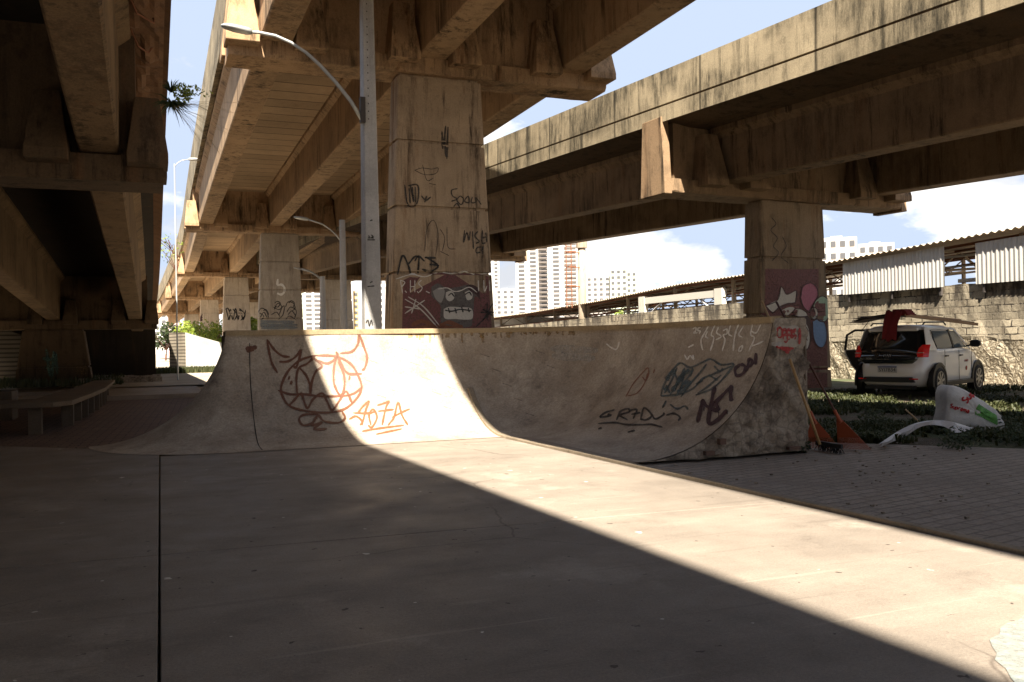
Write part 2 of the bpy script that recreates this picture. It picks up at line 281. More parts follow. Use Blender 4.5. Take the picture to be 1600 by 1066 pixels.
def paintm(name,col,wear=.25,rough=.6):
    m,n,l,b=mat(name); p=pos(n); b.inputs['Base Color'].default_value=(*col,1); b.inputs['Roughness'].default_value=rough
    tr=n.new('ShaderNodeBsdfTransparent'); mx=n.new('ShaderNodeMixShader'); f=ramp(n,l,noise(n,l,p,22,8,.75),[(.5-wear*.6,1.),(.62,1-wear*2 if wear<.5 else 0.)])
    l.new(f,mx.inputs[0]); l.new(tr.outputs[0],mx.inputs[1]); l.new(b.outputs[0],mx.inputs[2]); l.new(mx.outputs[0],n['Material Output'].inputs[0]); return m
P_BROWN=paintm('brown_spray',(.14,.05,.022),.12); P_ORNG=paintm('orange_spray',(.21,.073,.03),.12); P_BLK=paintm('black_spray',(.02,.018,.017),.15); P_MAR=paintm('maroon_spray',(.055,.018,.018),.12)
P_TEAL=paintm('teal_spray',(.06,.09,.095),.3); P_WHT=paintm('white_spray',(.80,.76,.68),.16); P_RED=paintm('red_spray',(.36,.015,.015),.2); P_GREY=paintm('faded_black_spray',(.05,.04,.034),.2)
P_MURAL=paintm('wine_wall_paint',(.17,.058,.055),.18); P_PINK=paintm('pink_paint',(.42,.13,.19),.1); P_MINT=paintm('mint_paint',(.33,.46,.34),.1); P_BLUE=paintm('blue_paint',(.16,.27,.46),.1); P_BONE=paintm('offwhite_paint',(.58,.54,.48),.08)
P_DWINE=paintm('dark_wine_paint',(.055,.02,.02),.1); P_GFACE=paintm('grey_paint',(.12,.105,.095),.15); P_LBLUE=paintm('washed_blue_paint',(.20,.24,.26),.35)
P_PALEBLUE=paintm('pale_floor_paint',(.30,.33,.31),.3); P_OCHRE=paintm('ochre_drips',(.33,.20,.07),.4); P_PLAST=paintm('patch_plaster',(.37,.32,.26),.1)
# ------------------------------------------------------------------ painting on surfaces
def bvh(mb): return BVHTree.FromPolygons(mb.v,[f for f in mb.f])
def smooth_line(pts,n=5):
    if len(pts)<3: return [Vector((*p,0)) for p in pts] if len(pts)<2 else [Vector((pts[0][0]+(pts[1][0]-pts[0][0])*i/8,pts[0][1]+(pts[1][1]-pts[0][1])*i/8,0)) for i in range(9)]
    P=[Vector((*p,0)) for p in pts]; P=[P[0]*2-P[1]]+P+[P[-1]*2-P[-2]]; out=[]
    for i in range(1,len(P)-2):
        for k in range(n):
            t=k/n; a,b,c,d=P[i-1:i+3]
            out.append(.5*((2*b)+(-a+c)*t+(2*a-5*b+4*c-d)*t*t+(-a+3*b-3*c+d)*t**3))
    out.append(P[-2]); return out
HALO={}
def halo_mat(m):
    if m.name in HALO: return HALO[m.name]
    c=m.node_tree.nodes['Principled BSDF'].inputs['Base Color'].default_value[:3]; h,n,l,b=mat(m.name+'_overspray'); p=pos(n)
    b.inputs['Base Color'].default_value=(*c,1); b.inputs['Roughness'].default_value=.8
    tr=n.new('ShaderNodeBsdfTransparent'); mx=n.new('ShaderNodeMixShader'); f=ramp(n,l,noise(n,l,p,60,4,.8),[(.42,0.),(.66,.34)]); l.new(f,mx.inputs[0]); l.new(tr.outputs[0],mx.inputs[1]); l.new(b.outputs[0],mx.inputs[2]); l.new(mx.outputs[0],n['Material Output'].inputs[0])
    HALO[m.name]=h; return h
def paint(name,strokes,w,m,parent,tree,lift=.005,sub=5,label=None):
    mb=MB()
    if name=='graffiti' and w>1.5:
        o=paint('graffiti_core',strokes,w,m,parent,tree,lift,sub,label); o2=paint('graffiti_halo',strokes,w*1.45+.6,m,parent,tree,lift*.55,sub)
        o.name='graffiti'; me=o.data; n0=len(me.polygons); vs=[v.co.copy() for v in me.vertices]+[v.co.copy() for v in o2.data.vertices]; k=len(me.vertices)
        fs=[tuple(p.vertices) for p in me.polygons]+[tuple(i+k for i in p.vertices) for p in o2.data.polygons]
        nm=bpy.data.meshes.new('graffiti'); nm.from_pydata(vs,[],fs); nm.materials.append(m); nm.materials.append(halo_mat(m)); nm.polygons.foreach_set('material_index',[0]*n0+[1]*(len(fs)-n0)); o.data=nm; bpy.data.objects.remove(o2); return o
    for s in strokes:
        pts=smooth_line(s,sub); L=[];Rr=[]
        for i,p in enumerate(pts):
            d=(pts[min(i+1,len(pts)-1)]-pts[max(i-1,0)]); d=d.normalized() if d.length>1e-6 else Vector((1,0,0)); nrm=Vector((-d.y,d.x,0)); ww=w*(.5 if i in(0,len(pts)-1) else 1)*(1+.16*math.sin(i*.9+w)+.10*math.sin(i*2.3+p.x))
            for q,lst in ((p+nrm*ww/2,L),(p-nrm*ww/2,Rr)):
                r=ray(q.x,q.y); h=tree.ray_cast(CAM,r)
                lst.append(None if h[0] is None else h[0]+(h[1] if h[1].dot(r)<0 else -h[1])*lift)
        for i in range(len(pts)-1):
            q=(L[i],L[i+1],Rr[i+1],Rr[i])
            if all(x is not None for x in q) and max((q[0]-q[1]).length,(q[0]-q[3]).length)<.6: mb.add(q,[(0,1,2,3)])
    o=mb.build(name,m,parent,fix=False)
    if label:o['label']=label
    return o
def fill(name,poly,m,parent,ax,val,label=None,smooth=True):
    pts=[(p.x,p.y) for p in smooth_line(poly+[poly[0]],6)[:-1]] if smooth else poly
    mb=MB(); w=[on(u,v,ax,val) for u,v in pts]; mb.add(w,[tuple(range(len(w)))]); o=mb.build(name,m,parent,fix=False)
    bm=bmesh.new(); bm.from_mesh(o.data); bmesh.ops.triangulate(bm,faces=bm.faces); bm.to_mesh(o.data); bm.free()
    if label:o['label']=label
    return o
# ================================================================== GROUND
g=MB(); g.add([(-900,-300,-.24),(900,-300,-.24),(900,1500,-.24),(-900,1500,-.24)],[(0,1,2,3)]); struct('ground',g,concrete('sandy_ground',(.52,.44,.33),(.28,.22,.15),.1,.3,1,big=.15),fix=False)
sl=MB(); jx=.05; jy=5.66
def jxx(y): return .012+(y-3.5)*.0096
def kx(y): return 4.40-(y-3.5)*.031
# slab panels with real joints between them
for (x0,x1) in ((-14,jx-.006),(jx+.006,None)):
    for (y0,y1) in ((-14,jy-.006),(jy+.006,10.9 if x1 is None else 13.2)):
        dy=-.06
        def yy(x,y): return y+(dy*(x-jx) if abs(y-jy)<.1 else 0)
        xa0=x0 if x0 else 0
        xr0=kx(y0) if x1 is None else x1; xr1=kx(y1) if x1 is None else x1
        xl0=x0 if x0<-9 else jxx(y0)+.006; xl1=x0 if x0<-9 else jxx(y1)+.006
        if x1 is not None: xr0=jxx(y0)-.006; xr1=jxx(y1)-.006; x1=xr1
        poly=[(xl0,yy(xl0,y0)),(xr0,yy(xr0,y0)),(xr1,yy(xr1,y1)),(xl1,yy(xl1,y1))]
        if x1 is not None and y1>13: poly=[(x0,yy(x0,y0)),(xr0,yy(xr0,y0)),(jxx(12.2)-.006,12.2),(-.8,12.3),(-1.9,13.3),(x0,14.0)]
        sl.prism([(a,b,-.12) for a,b in poly],(0,0,.12))
struct('slab',sl,M_SLAB,bevel=.004)
k=MB(); 
k.loft([[(kx(y)+.0,y,-.1),(kx(y)+.095,y,-.1),(kx(y)+.09,y,.022+.003*math.sin(y*5)),(kx(y)+.012,y,.026+.003*math.sin(y*3.1))] for y in [-6+i*.35 for i in range(49)]])
struct('kerb',k,C_KERB,bevel=.006)
pr=MB(); pr.add([(4.3,-14,-.03),(9.6,-14,-.03),(9.4,6.2,-.03),(8.2,7.6,-.03),(6.8,9.2,-.03),(6.6,14,-.03),(4.3,14,-.03)],[tuple(range(7))]); struct('pavement',pr,M_PAVR,fix=False)
pl=MB(); pl.add([(-16,12,-.035),(.9,12,-.035),(1.2,14,-.035),(1.2,27,-.035),(-16,27,-.035)],[tuple(range(5))]); struct('pavement',pl,M_PAVL,fix=False)
sb=MB(); sb.box((-1.2,24.5,-.1),(1.3,29.5,.08)); sb.box((-3.9,30,-.1),(3.5,30.25,.02)); struct('path',sb,C_FLAT)
rd=MB(); rd.add([(-2,34,-.05),(60,34,-.05),(60,58,-.05),(-2,58,-.05)],[(0,1,2,3)]); 
struct('road',rd,concrete('pale_road',(.50,.43,.33),(.3,.24,.18),.1,.3,1),fix=False)
fp=empty('floor_marking',(3.2,2.4,0),'large pale bluish white painted circle on the sunlit slab, cut by the bottom right corner','floor paint')
fm=MB(); c0=(3.62,1.78); fm.add([(c0[0]+(.97+.012*math.sin(i*2.3)+.01*math.sin(i*5.1))*math.cos(i*math.pi/36),c0[1]+(.97+.012*math.sin(i*2.3))*math.sin(i*math.pi/36),.004) for i in range(72)],[tuple(range(72))]); fm.build('paint_disc',P_PALEBLUE,fp,fix=False)
# ================================================================== SKATE RAMP
H=1.45; RUN=1.66; HC=H-.07
th=2*math.atan(HC/RUN); rr=RUN/math.sin(th); NP=18
PROF=[(RUN-rr*math.sin(t),rr*(1-math.cos(t))) for t in [th*i/NP for i in range(NP+1)]]   # (distance in front of the lip, height)
LY=12.45; LX0=.93; RX=6.15; RC=RUN+.30; EY=7.8
rampE=empty('skate_ramp',(3.5,12.4,0),'L-shaped concrete quarter pipe covered in graffiti at the back edge of the slab','skate ramp')
def lip_path():
    P=[]      # (lip point, outward normal pointing to the rider)
    for i in range(25):
        a=math.pi/2+math.pi/2-(math.pi/2)*i/24-math.pi/2   # 90..0
        a=R(90)*i/24; n=Vector((-math.cos(a),-math.sin(a),0)); P.append((Vector((LX0,LY,0)),n))
    for i in range(1,30): P.append((Vector((LX0+(RX-RC-LX0)*i/30,LY,0)),Vector((0,-1,0))))
    cx,cy=RX-RC,LY-RC
    for i in range(0,25):
        a=R(90)-R(90)*i/24; P.append((Vector((cx+RC*math.cos(a),cy+RC*math.sin(a),0)),Vector((-math.cos(a),-math.sin(a),0))))
    for i in range(1,16): P.append((Vector((RX,cy+(EY-cy)*i/15,0)),Vector((-1,0,0))))
    return P
LP=lip_path()
def sag(p): return .008*math.sin(p.x*3.1+p.y)+.006*math.sin(p.y*5.3+p.x*2)
surf=MB(); left=MB()
def strip(mb,path): 
    mb.loft([[p+n*d+Vector((0,0,h+.006)) +n*sag(p+n*d)*(h/H) for d,h in PROF] for p,n in path],cap=False,closed=False)
# straight back part on the left of the kerb is 3 cm proud of the bowl
def pathx(x0,x1,n=16): return [(Vector((x0+(x1-x0)*i/n,LY,0)),Vector((0,-1,0))) for i in range(n+1)]
KX=4.16
back=MB(); bowl=MB(); flank=MB()
strip(flank,[(p,n) for p,n in LP[:25]]+pathx(LX0,1.14,2)[1:])
strip(back,pathx(1.14,KX,30))
bp=[(p,n) for p,n in LP if p.x>KX-1e-6 and (p.x>KX or n.x<-1e-6)]
if bp[0][0].x>KX: bp=[(Vector((KX,LY,0)),Vector((0,-1,0)))]+bp
bowl_path=bp; strip(bowl,bowl_path)
of=flank.build('curved_flank',C_RAMP,rampE,smooth=True,fix=False); ob=back.build('transition',C_RAMP,rampE,smooth=True,fix=False); oo=bowl.build('bowl',C_RAMP,rampE,smooth=True,fix=False)
oo['label']='concave corner bowl section turning towards the rough end wall'
# flat bottom apron of the bowl
ap=MB(); toe=[p+n*RUN for p,n in bowl_path]; ap.add([(kx(EY)+.095,EY,.004)]+[(t.x,t.y,.0055) for t in toe[::-1]]+[(kx(10.8)+.095,10.8,.004)],[tuple(range(len(toe)+2))]); ap.build('apron',C_FLAT,rampE,fix=False)
# raised strip running up the transition in line with the kerb
ks=MB(); rs=[]
for i,(d,h) in enumerate(PROF):
    if h<.66:
        t=th*i/NP; nv=Vector((0,-math.sin(t),math.cos(t))); c=Vector((0,LY-d,h+.006))
        x=KX+.02*(1-i/NP); q=.028
        rs.append([Vector((x,c.y,c.z))-nv*.02,Vector((x+.09,c.y,c.z))-nv*.02,Vector((x+.085,c.y,c.z))+nv*q,Vector((x+.008,c.y,c.z))+nv*q])
ks.loft([[Vector((kx(10.7)-.0,10.65,-.02)),Vector((kx(10.7)+.09,10.65,-.02)),Vector((kx(10.7)+.085,10.65,.027)),Vector((kx(10.7)+.008,10.65,.027))]]+rs); ks.build('edge_strip',C_KERB,rampE,bevel=.005)
# body behind the surface: platform, back and end walls
PW=.42
body=MB()
outer=[(LX0-.0,LY),(LX0,LY+PW+.2)]
plat=MB()
pl_top=[p for p,n in LP[24:]]; 
def off(p,n,d): return Vector((p.x-n.x*d,p.y-n.y*d,0))
coping=MB()
coping.loft([[ (p+n*.022+Vector((0,0,HC))),(p+n*.026+Vector((0,0,H-.006))),off(p,n,.10)+Vector((0,0,H)),off(p,n,.10)+Vector((0,0,HC))] for p,n in LP[24:]])
coping.build('coping',C_COP,rampE)
plat.loft([[off(p,n,.10)+Vector((0,0,0)),off(p,n,.10)+Vector((0,0,H-.012)),off(p,n,PW)+Vector((0,0,H-.015)),off(p,n,PW)] for p,n in LP[24:]])
plat.build('platform',C_DARK,rampE)
bk=MB(); bk.loft([[Vector((LX0-.02,LY+.0,0)),Vector((LX0-.02,LY,HC)),Vector((LX0-.02,LY+PW,HC)),Vector((LX0-.02,LY+PW,0))],[Vector((LX0+.0,LY+.0,0)),Vector((LX0,LY,HC)),Vector((LX0,LY+PW,HC)),Vector((LX0,LY+PW,0))]])
bk.build('side_wall',C_DARK,rampE)
# rough end wall (displaced grid between toe and platform, in the plane Y=EY)
ew=MB(); NX,NZ=64,44; XR=RX+PW+.0
def topz(x):
    d=RX-x
    if d<=0: return H-.015
    # height of the profile at distance d in front of lip
    for (d0,h0),(d1,h1) in zip(PROF[:-1],PROF[1:]):
        if d1<=d<=d0: return max(.012,h0+(h1-h0)*(d0-d)/(d0-d1+1e-9))
    return .012
from mathutils import noise as mn
for j in range(NZ+1):
    for i in range(NX+1):
        x=RX-RUN+(XR-(RX-RUN))*i/NX; zt=topz(x)-.004; z=zt*j/NZ
        e=min(1,(zt-z)/.10)*min(1,(XR-x)/.08+.3)
        e=min(1,(zt-z)/.16)*min(1,(XR-x)/.08+.3); fr1=mn.fractal(Vector((x*4,z*4,1.3)),1,2,6); dy=-.075*e*(.35+fr1)-.03*e*mn.noise(Vector((x*17,z*17,5)))+(.05*e if fr1<-.15 else 0)
        if .95<z<1.33 and 6.2<x<6.56: dy=-.012
        xx=x+(.10*mn.fractal(Vector((z*6,2,7)),1,2,4) if i==NX and j<NZ-2 else 0)
        ew.v.append(Vector((xx,EY-.001+min(dy,0),max(z,-.03 if j==0 else z))))
for j in range(NZ):
    for i in range(NX):
        a=j*(NX+1)+i; ew.f.append((a,a+1,a+NX+2,a+NX+1))
ewo=ew.build('end_wall',M_RUB,rampE,fix=False,smooth=True); ewo['label']='rough broken plaster end wall with exposed rubble'
es=MB(); es.box((XR-.006,EY+.0,-.03),(XR+.02,LY-RC,H-.03)); es.build('rear_wall',M_RUB,rampE)
brk=MB()
for (u,v,w,h) in ((1108,708,22,7),(1240,700,30,6),(1128,690,15,10)):
    q=on(u,v,1,EY-.05); brk.box((q.x-w/2*.008*.6,EY-.075,q.z-h/2*.006),(q.x+w/2*.008*.6,EY-.02,q.z+h/2*.006))
brk.build('exposed_brick',flat('red_brick',(.15,.09,.065),.95),rampE)
# --- graffiti on the ramp
allr=MB(); allr.add(flank.v,flank.f); allr.add(back.v,back.f); allr.add(bowl.v,bowl.f); TR=bvh(allr); TE=bvh(ew)
def Z(pts,s=.3125,ox=350,oy=490): return [(ox+x*s,oy+y*s) for x,y in pts]
demon=[[(215,130),(225,190),(240,250),(268,298)],[(215,130),(250,180),(290,212),(330,218)],[(275,242),(320,240),(360,215),(385,182),(375,230),(360,270),(345,262)],
 [(690,190),(640,310),(600,450),(560,480)] and [(455,210),(380,235),(320,290),(285,370),(300,430),(340,470),(430,492),(520,497),(600,480),(660,430),(688,370),(665,300),(630,250),(560,215),(455,210)],
 [(455,210),(440,230),(410,255),(375,272),(362,320),(365,400)],[(375,270),(410,310),(430,360),(432,412)],[(432,412),(440,340),(460,290),(490,262),(450,225)],[(470,235),(520,250),(565,215),(560,190)],
 [(560,190),(585,250),(620,300),(690,302)],[(565,205),(550,270),(550,350),(580,410),(600,380),(600,310),(570,240)],
 [(270,385),(330,405),(400,405),(480,415),(560,415),(640,405),(690,370)],[(325,462),(355,430),(385,400),(400,440),(418,475),(445,430),(490,400),(515,440),(540,485),(575,440),(610,390),(640,450)],
 [(580,200),(640,190),(670,150),(675,105),(700,170),(715,220),(705,270),(690,285)],[(470,505),(400,508),(375,530),(395,560),(440,550),(470,510),(500,540),(570,548),(605,525),(590,490)],[(470,510),(440,560),(490,545),(450,580),(515,578)]]
paint('graffiti',[Z(s) for s in demon],3.5,P_BROWN,rampE,TR,label='brown horned devil face with zigzag teeth')
paint('graffiti',[Z(s) for s in ([(320,322),(330,325)],[(622,322),(632,324)],[(330,345),(342,350)],[(108,180),(135,172),(165,170)],[(112,188),(150,180)])],6,P_BROWN,rampE,TR)
jota=[[(680,560),(690,540),(660,515),(625,530)],[(690,560),(710,480),(725,440),(690,470),(670,500)],[(645,498),(720,500),(760,490)],[(720,560),(740,570),(765,520),(745,480),(725,510),(735,560)],[(765,460),(800,450),(825,440),(810,470),(790,560)],[(770,490),(850,480)],[(820,560),(850,520),(870,445),(890,510),(920,560)],[(840,520),(900,490),(930,478)],[(690,590),(780,575),(900,560)],[(760,605),(830,590),(890,578)]]
paint('graffiti',[Z(s) for s in jota],3.0,P_ORNG,rampE,TR,label='orange tag with a double underline')
B=lambda p:Z(p,.2875,840,500)
nel=[[(870,560),(900,430)],[(895,435),(920,470),(985,500)],[(965,360),(950,430),(930,560),(980,545),(1030,490)],[(950,470),(1050,365)],[(1055,355),(1050,400),(1055,445)],[(960,440),(990,495)]]
paint('graffiti',[B(s) for s in nel],6.0,P_MAR,rampE,TR,label='thick dark maroon letters')
opi=[[(1105,240),(1075,270),(1085,305),(1120,290),(1130,255),(1105,240)],[(1130,285),(1145,250),(1150,215),(1170,225),(1160,250),(1140,255)],[(1188,180),(1186,245)]]
paint('graffiti',[B(s) for s in opi],4.6,P_MAR,rampE,TR)
paint('graffiti',[B(q_) for q_ in ([(905,440),(905,470),(906,498)],[(1030,490),(1031,515)],[(985,500),(986,530)])],1.6,P_MAR,rampE,TR)
teal=[[(670,415),(690,350),(740,270),(780,235),(830,260),(900,230),(945,215),(1000,245),(1065,240),(1050,270),(1000,330),(940,380),(860,410)],[(690,400),(730,330),(760,260)],[(720,410),(770,330),(800,260)],[(750,415),(800,340),(850,270)],[(780,420),(830,350),(890,280),(920,240)],[(670,415),(740,410),(790,400),(850,370),(900,320),(970,290),(1060,250)],[(700,440),(680,480)],[(720,460),(760,485),(800,470),(820,490)],[(860,350),(900,330)],[(930,300),(980,330)],[(740,280),(760,330),(740,390)],[(800,265),(790,330),(770,390)],[(845,262),(830,310)],[(700,355),(720,400)],[(960,250),(990,280),(1010,262)],[(870,400),(930,360),(1000,300)]]
paint('graffiti',[B(s) for s in teal],2.8,P_TEAL,rampE,TR,label='dense dark teal scribble')
paint('graffiti',[B(s) for s in ([(700,330),(720,300),(750,270)],[(730,390),(760,350),(790,300),(830,275)],[(760,400),(800,370),(830,330)],[(690,385),(710,370)])],7,P_TEAL,rampE,TR)
cred=[[(420,490),(370,505),(340,530),(400,520),(380,515)],[(430,545),(450,500),(490,485),(500,500),(450,520),(490,545)],[(520,540),(540,490),(500,495)],[(510,515),(560,505)],[(560,545),(580,480),(620,520),(590,545),(560,540)],[(620,510),(640,540),(680,520),(690,505)],[(700,520),(740,510),(775,530),(765,550)],[(330,565),(420,560),(480,570),(560,572),(620,570),(680,585)],[(330,595),(350,588)],[(490,612),(530,602)]]
paint('graffiti',[B(s) for s in cred],2.8,P_GREY,rampE,TR,label='faded grey sprayed word low on the bowl')
paint('graffiti',[B(s) for s in ([(480,420),(520,350),(570,290),(600,262),(605,290),(590,330),(570,310)],[(490,415),(540,400),(580,350),(600,290)],[(630,290),(638,270)])],1.6,P_ORNG,rampE,TR)
wh=[[(845,50),(860,42),(862,58),(850,72),(870,70)],[(888,42),(875,45),(873,58),(886,62),(880,75)],[(930,35),(905,80),(890,110),(895,150),(900,165)],[(925,60),(915,90),(930,100)],[(965,30),(945,80),(960,100),(940,170)],[(985,40),(975,70),(1000,90),(970,110)],[(1010,60),(1030,50),(1030,75),(1010,85),(1020,110),(1005,170)],[(1050,30),(1040,75),(1060,90)],[(1095,25),(1080,60),(1070,110),(1065,170)],[(1120,35),(1095,80),(1115,95)],[(1170,25),(1160,80),(1180,100),(1150,170)],[(1215,25),(1190,70),(1160,60)],[(1100,150),(1115,140),(1110,165),(1095,170),(1100,150)],[(1160,145),(1200,130),(1230,115)],[(800,190),(815,215),(830,195),(850,215),(845,190)],[(820,150),(850,135)],[(375,130),(400,150),(430,160),(445,120)]]
paint('graffiti',[B(s) for s in wh],2.4,P_WHT,rampE,TR,label='row of spiky white letters under the coping')
P_BUFF=paintm('buffed_patch_paint',(.47,.42,.35),.34); P_GHOST=paintm('ghost_tag',(.24,.19,.15),.42)
paint('buffed_patch',[[(600,588),(632,590)],[(598,597),(636,599)]],11,P_BUFF,rampE,TR,lift=.002); paint('buffed_patch',[[(860,545),(935,548)],[(862,556),(930,560)]],12,P_BUFF,rampE,TR,lift=.002)
paint('scuff_marks',[[(560+i*17.3%300,540+i*23%120),(575+i*17.3%300,545+i*23%120)] for i in range(26)],1.3,P_GHOST,rampE,TR,lift=.002)
drips=[]; xx=640
while xx<900:
    ln=rng0.choice([3,4,6,9,13,17]) if xx<800 else rng0.choice([2,3,5]); drips.append([(xx,518.5-(xx-640)*.005),(xx+rng0.uniform(-1,1),519+ln*.6),(xx+rng0.uniform(-1,1.5),519+ln)]); xx+=rng0.uniform(2,14)
for dd,w0 in ((drips[::3],7),(drips[1::3],4),(drips[2::3],2.4)): paint('rust_drips',dd,w0,P_OCHRE,rampE,TR,lift=.003)
paint('joint_line',[[(390,536),(391,590),(395,640),(402,690),(412,706)]],1.5,flat('dark_gap',(.02,.015,.012),.9),rampE,TR,lift=.002)
paint('painted_patch',[[(1206,514),(1247,514)],[(1206,522),(1247,522)],[(1206,530),(1247,530)],[(1206,538),(1246,538)]],8.6,P_PLAST,rampE,TE,lift=.012)
E3=lambda p:Z(p,.1876,1160,420)
op=[[(285,495),(283,560),(300,575),(318,560),(316,500),(300,490),(285,495)],[(330,590),(330,510),(350,505),(355,540),(335,545)],[(365,505),(363,590)],[(365,508),(385,505)],[(365,545),(385,545)],[(365,590),(385,585)],[(395,505),(395,580)],[(395,510),(410,525),(400,545),(415,565),(400,580)],[(438,505),(420,515),(425,545),(438,560),(425,590)],[(340,600),(350,615),(370,595)],[(320,515),(440,520)],[(320,555),(440,560)]]
paint('graffiti',[E3(s) for s in op],2.2,P_RED,rampE,TE,lift=.02,label='small red lettering on a pale patch')
paint('graffiti',[E3([(280,655),(340,662),(415,665)]),E3([(320,672),(390,680)]),E3([(345,690),(380,700)]),E3([(465,500),(466,560),(462,630)])],4.2,P_RED,rampE,TE,lift=.022)
# ================================================================== VIADUCTS
def path_fn(P):
    def f(y):
        if y<=P[0][0]: a,b=P[0],P[1]
        elif y>=P[-1][0]: a,b=P[-2],P[-1]
        else:
            i=max(i for i in range(len(P)-1) if P[i][0]<=y); a,b=P[i],P[i+1]
        t=(y-a[0])/(b[0]-a[0]); x=a[1]+(b[1]-a[1])*t; z=a[2]+(b[2]-a[2])*t
        # smooth tangent by central difference of a softened path
        return x,z
    def g(y):
        s=0;zz=0
        for k in range(-4,5):
            x,z=f(y+k*2.2); s+=x; zz+=z
        return s/9,zz/9
    return g
def viaduct(label,P,piers,hwL,hwR,gx,gw,gdep,capw,capt,mats,colw,ground=0,taper=.11,parh=1.0,overs=.3,zsoff=2.2,ystart=-40,yend=170,end_tall=True,colface=.62,rough_cap=True,narrow_base=0,colx=0,parhR=None,blkh=1.12,blkw=1.0):
    E=empty('viaduct',(P[1][1],0,0),label,'viaduct')
    fn=path_fn(P)
    def fr(y):
        x,z=fn(y); x2,z2=fn(y+.5); d=Vector((x2-x,.5,0)).normalized(); return Vector((x,y,z)),d,Vector((d.y,-d.x,0))
    Mc,Mg,Ms,Mp,Mk=mats
    deck=MB(); ring=[]; parL=MB(); rl=[]; rr_=[]; fas=[]
    ys=[ystart+i*2.2 for i in range(int((yend-ystart)/2.2)+1)]
    for y in ys:
        p,d,s=fr(y); z0=p.z+zsoff
        sec=[(-hwL+.02,z0+.12),(-hwL+.02,z0+.42),(hwR-.02,z0+.42),(hwR-.02,z0+.12),(hwR-.9,z0),(-hwL+.9,z0)]
        ring.append([Vector((p.x,p.y,0))+s*a+Vector((0,0,b)) for a,b in sec])
        for sg,hw,lst in ((-1,hwL,rl),(1,hwR,rr_)):
            sec=[(sg*hw,z0+.02),(sg*(hw+.0),z0+.385),(sg*(hw-.03),z0+.395),(sg*(hw-.03),z0+.425),(sg*(hw-.004),z0+.435),(sg*(hw-.02),z0+.44+(parh if sg<0 or parhR is None else parhR)),(sg*(hw-.2),z0+.44+(parh if sg<0 or parhR is None else parhR)),(sg*(hw-.26),z0+.425),(sg*(hw-.26),z0+.1)]
            lst.append([Vector((p.x,p.y,0))+s*a+Vector((0,0,b)) for a,b in sec])
    od=deck.loft(ring).build('deck',Ms,E); parL.loft(rl).build('parapet',Mp,od); MB().loft(rr_).build('parapet',Mp,od)
    cols={}
    for pi,(py,wid) in enumerate(piers):
        p,d,s=fr(py); zc=p.z
        Mx=Matrix(((s.x,d.x,0,p.x),(s.y,d.y,0,p.y),(0,0,1,0),(0,0,0,1)))
        T=lambda x,y,z:Mx@Vector((x,y,z))
        # column: tapered blade with recessed casting joints
        if wid:
            mb=MB(); rings=[]; hh=zc-ground; js=[zc-.02-k*1.45 for k in range(0,6) if zc-k*1.45>ground+.3]
            zs=[(ground-.15,0)]
            for zj in sorted(js): zs+=[(zj-.036,0),(zj-.026,1),(zj+.026,1),(zj+.036,0)]
            zs+=[(zc+.02,0)]
            zs=[z for z in zs if z[0]<=zc+.021]
            for z,r in zs:
                w=wid/2*(1+taper*(zc-z)/5.5)+ (narrow_base*(zc-z))-.05*r; dd=colface/2-.05*r+.03*(zc-z)/5
                c=.03
                q_=colx; rings.append([T(q_-w+c,-dd,z),T(q_+w-c,-dd,z),T(q_+w,-dd+c,z),T(q_+w,dd-c,z),T(q_+w-c,dd,z),T(q_-w+c,dd,z),T(q_-w,dd-c,z),T(q_-w,-dd+c,z)])
            mb.loft(rings); oc=mb.build('column',Mk if pi<2 or wid>2.2 or Mk is C_DARK else C_COLP,E); cols[pi]=(oc,mb,py)
        # cap: broken-edged hammerhead slab with tapering underside ends
        mb=MB(); n=36 if pi<3 else 6; rings=[]; cy=.78
        for i in range(n+1):
            x=-capw+2*capw*i/n; zb=zc; yy=.48
            nz=(mn.fractal(Vector((x*2.1,py,1)),1,2,4) if rough_cap and n>6 else 0); nz2=(mn.fractal(Vector((x*2.7,py,9)),1,2,4) if rough_cap and n>6 else 0)
            ch=max(0,.02+.07*nz)
            rings.append([T(x,-yy+ch,zb+.015*nz),T(x,-yy,zb+ch*1.3+.01),T(x,-yy,zc+capt),T(x,yy,zc+capt),T(x,yy,zb+max(0,.02+.06*nz2)),T(x,yy-max(0,.02+.06*nz2),zb)])
        cap=mb.loft(rings).build('pier_cap',C_DARK if mats is None else Mc,E)
        if n>6: cap['label']='hammerhead pier cap with spalled lower edge'
        # diaphragm wall on the cap
        dg=MB(); dg.loft([[T(-capw+.35,-.26,zc+capt-.01),T(capw-.35,-.26,zc+capt-.01),T(capw-.35,.26,zc+capt-.01),T(-capw+.35,.26,zc+capt-.01)],[T(-capw+.35,-.26,zc+zsoff+.1),T(capw-.35,-.26,zc+zsoff+.1),T(capw-.35,.26,zc+zsoff+.1),T(-capw+.35,.26,zc+zsoff+.1)]])
        dg.build('diaphragm',Mc,cap)
        # stop blocks beside each girder, both faces of the diaphragm
        for sg in (-1,1):
            if pi>3 and sg==1: continue
            for gi,x in enumerate(gx):
                for side in (-1,1):
                    cx=x+side*(gw/2+.36)
                    if abs(cx)>capw-.1: continue
                    b=MB(); z0=zc+capt+.0; z1=z0+blkh
                    def q(xx,yv,zz): return T(cx+xx*blkw,sg*(.26+yv),zz)
                    b.loft([[q(-.33,-.02,z0-.16),q(.33,-.02,z0-.16),q(.33,.6,z0-.16),q(-.33,.6,z0-.16)],[q(-.33,-.02,z0-.02),q(.33,-.02,z0-.02),q(.33,.6,z0-.02),q(-.33,.6,z0-.02)],[q(-.20,-.02,z1),q(.20,-.02,z1),q(.20,.34,z1),q(-.20,.34,z1)]])
                    b.build('stop_block',Mc,cap,bevel=.015 if pi<2 else 0)
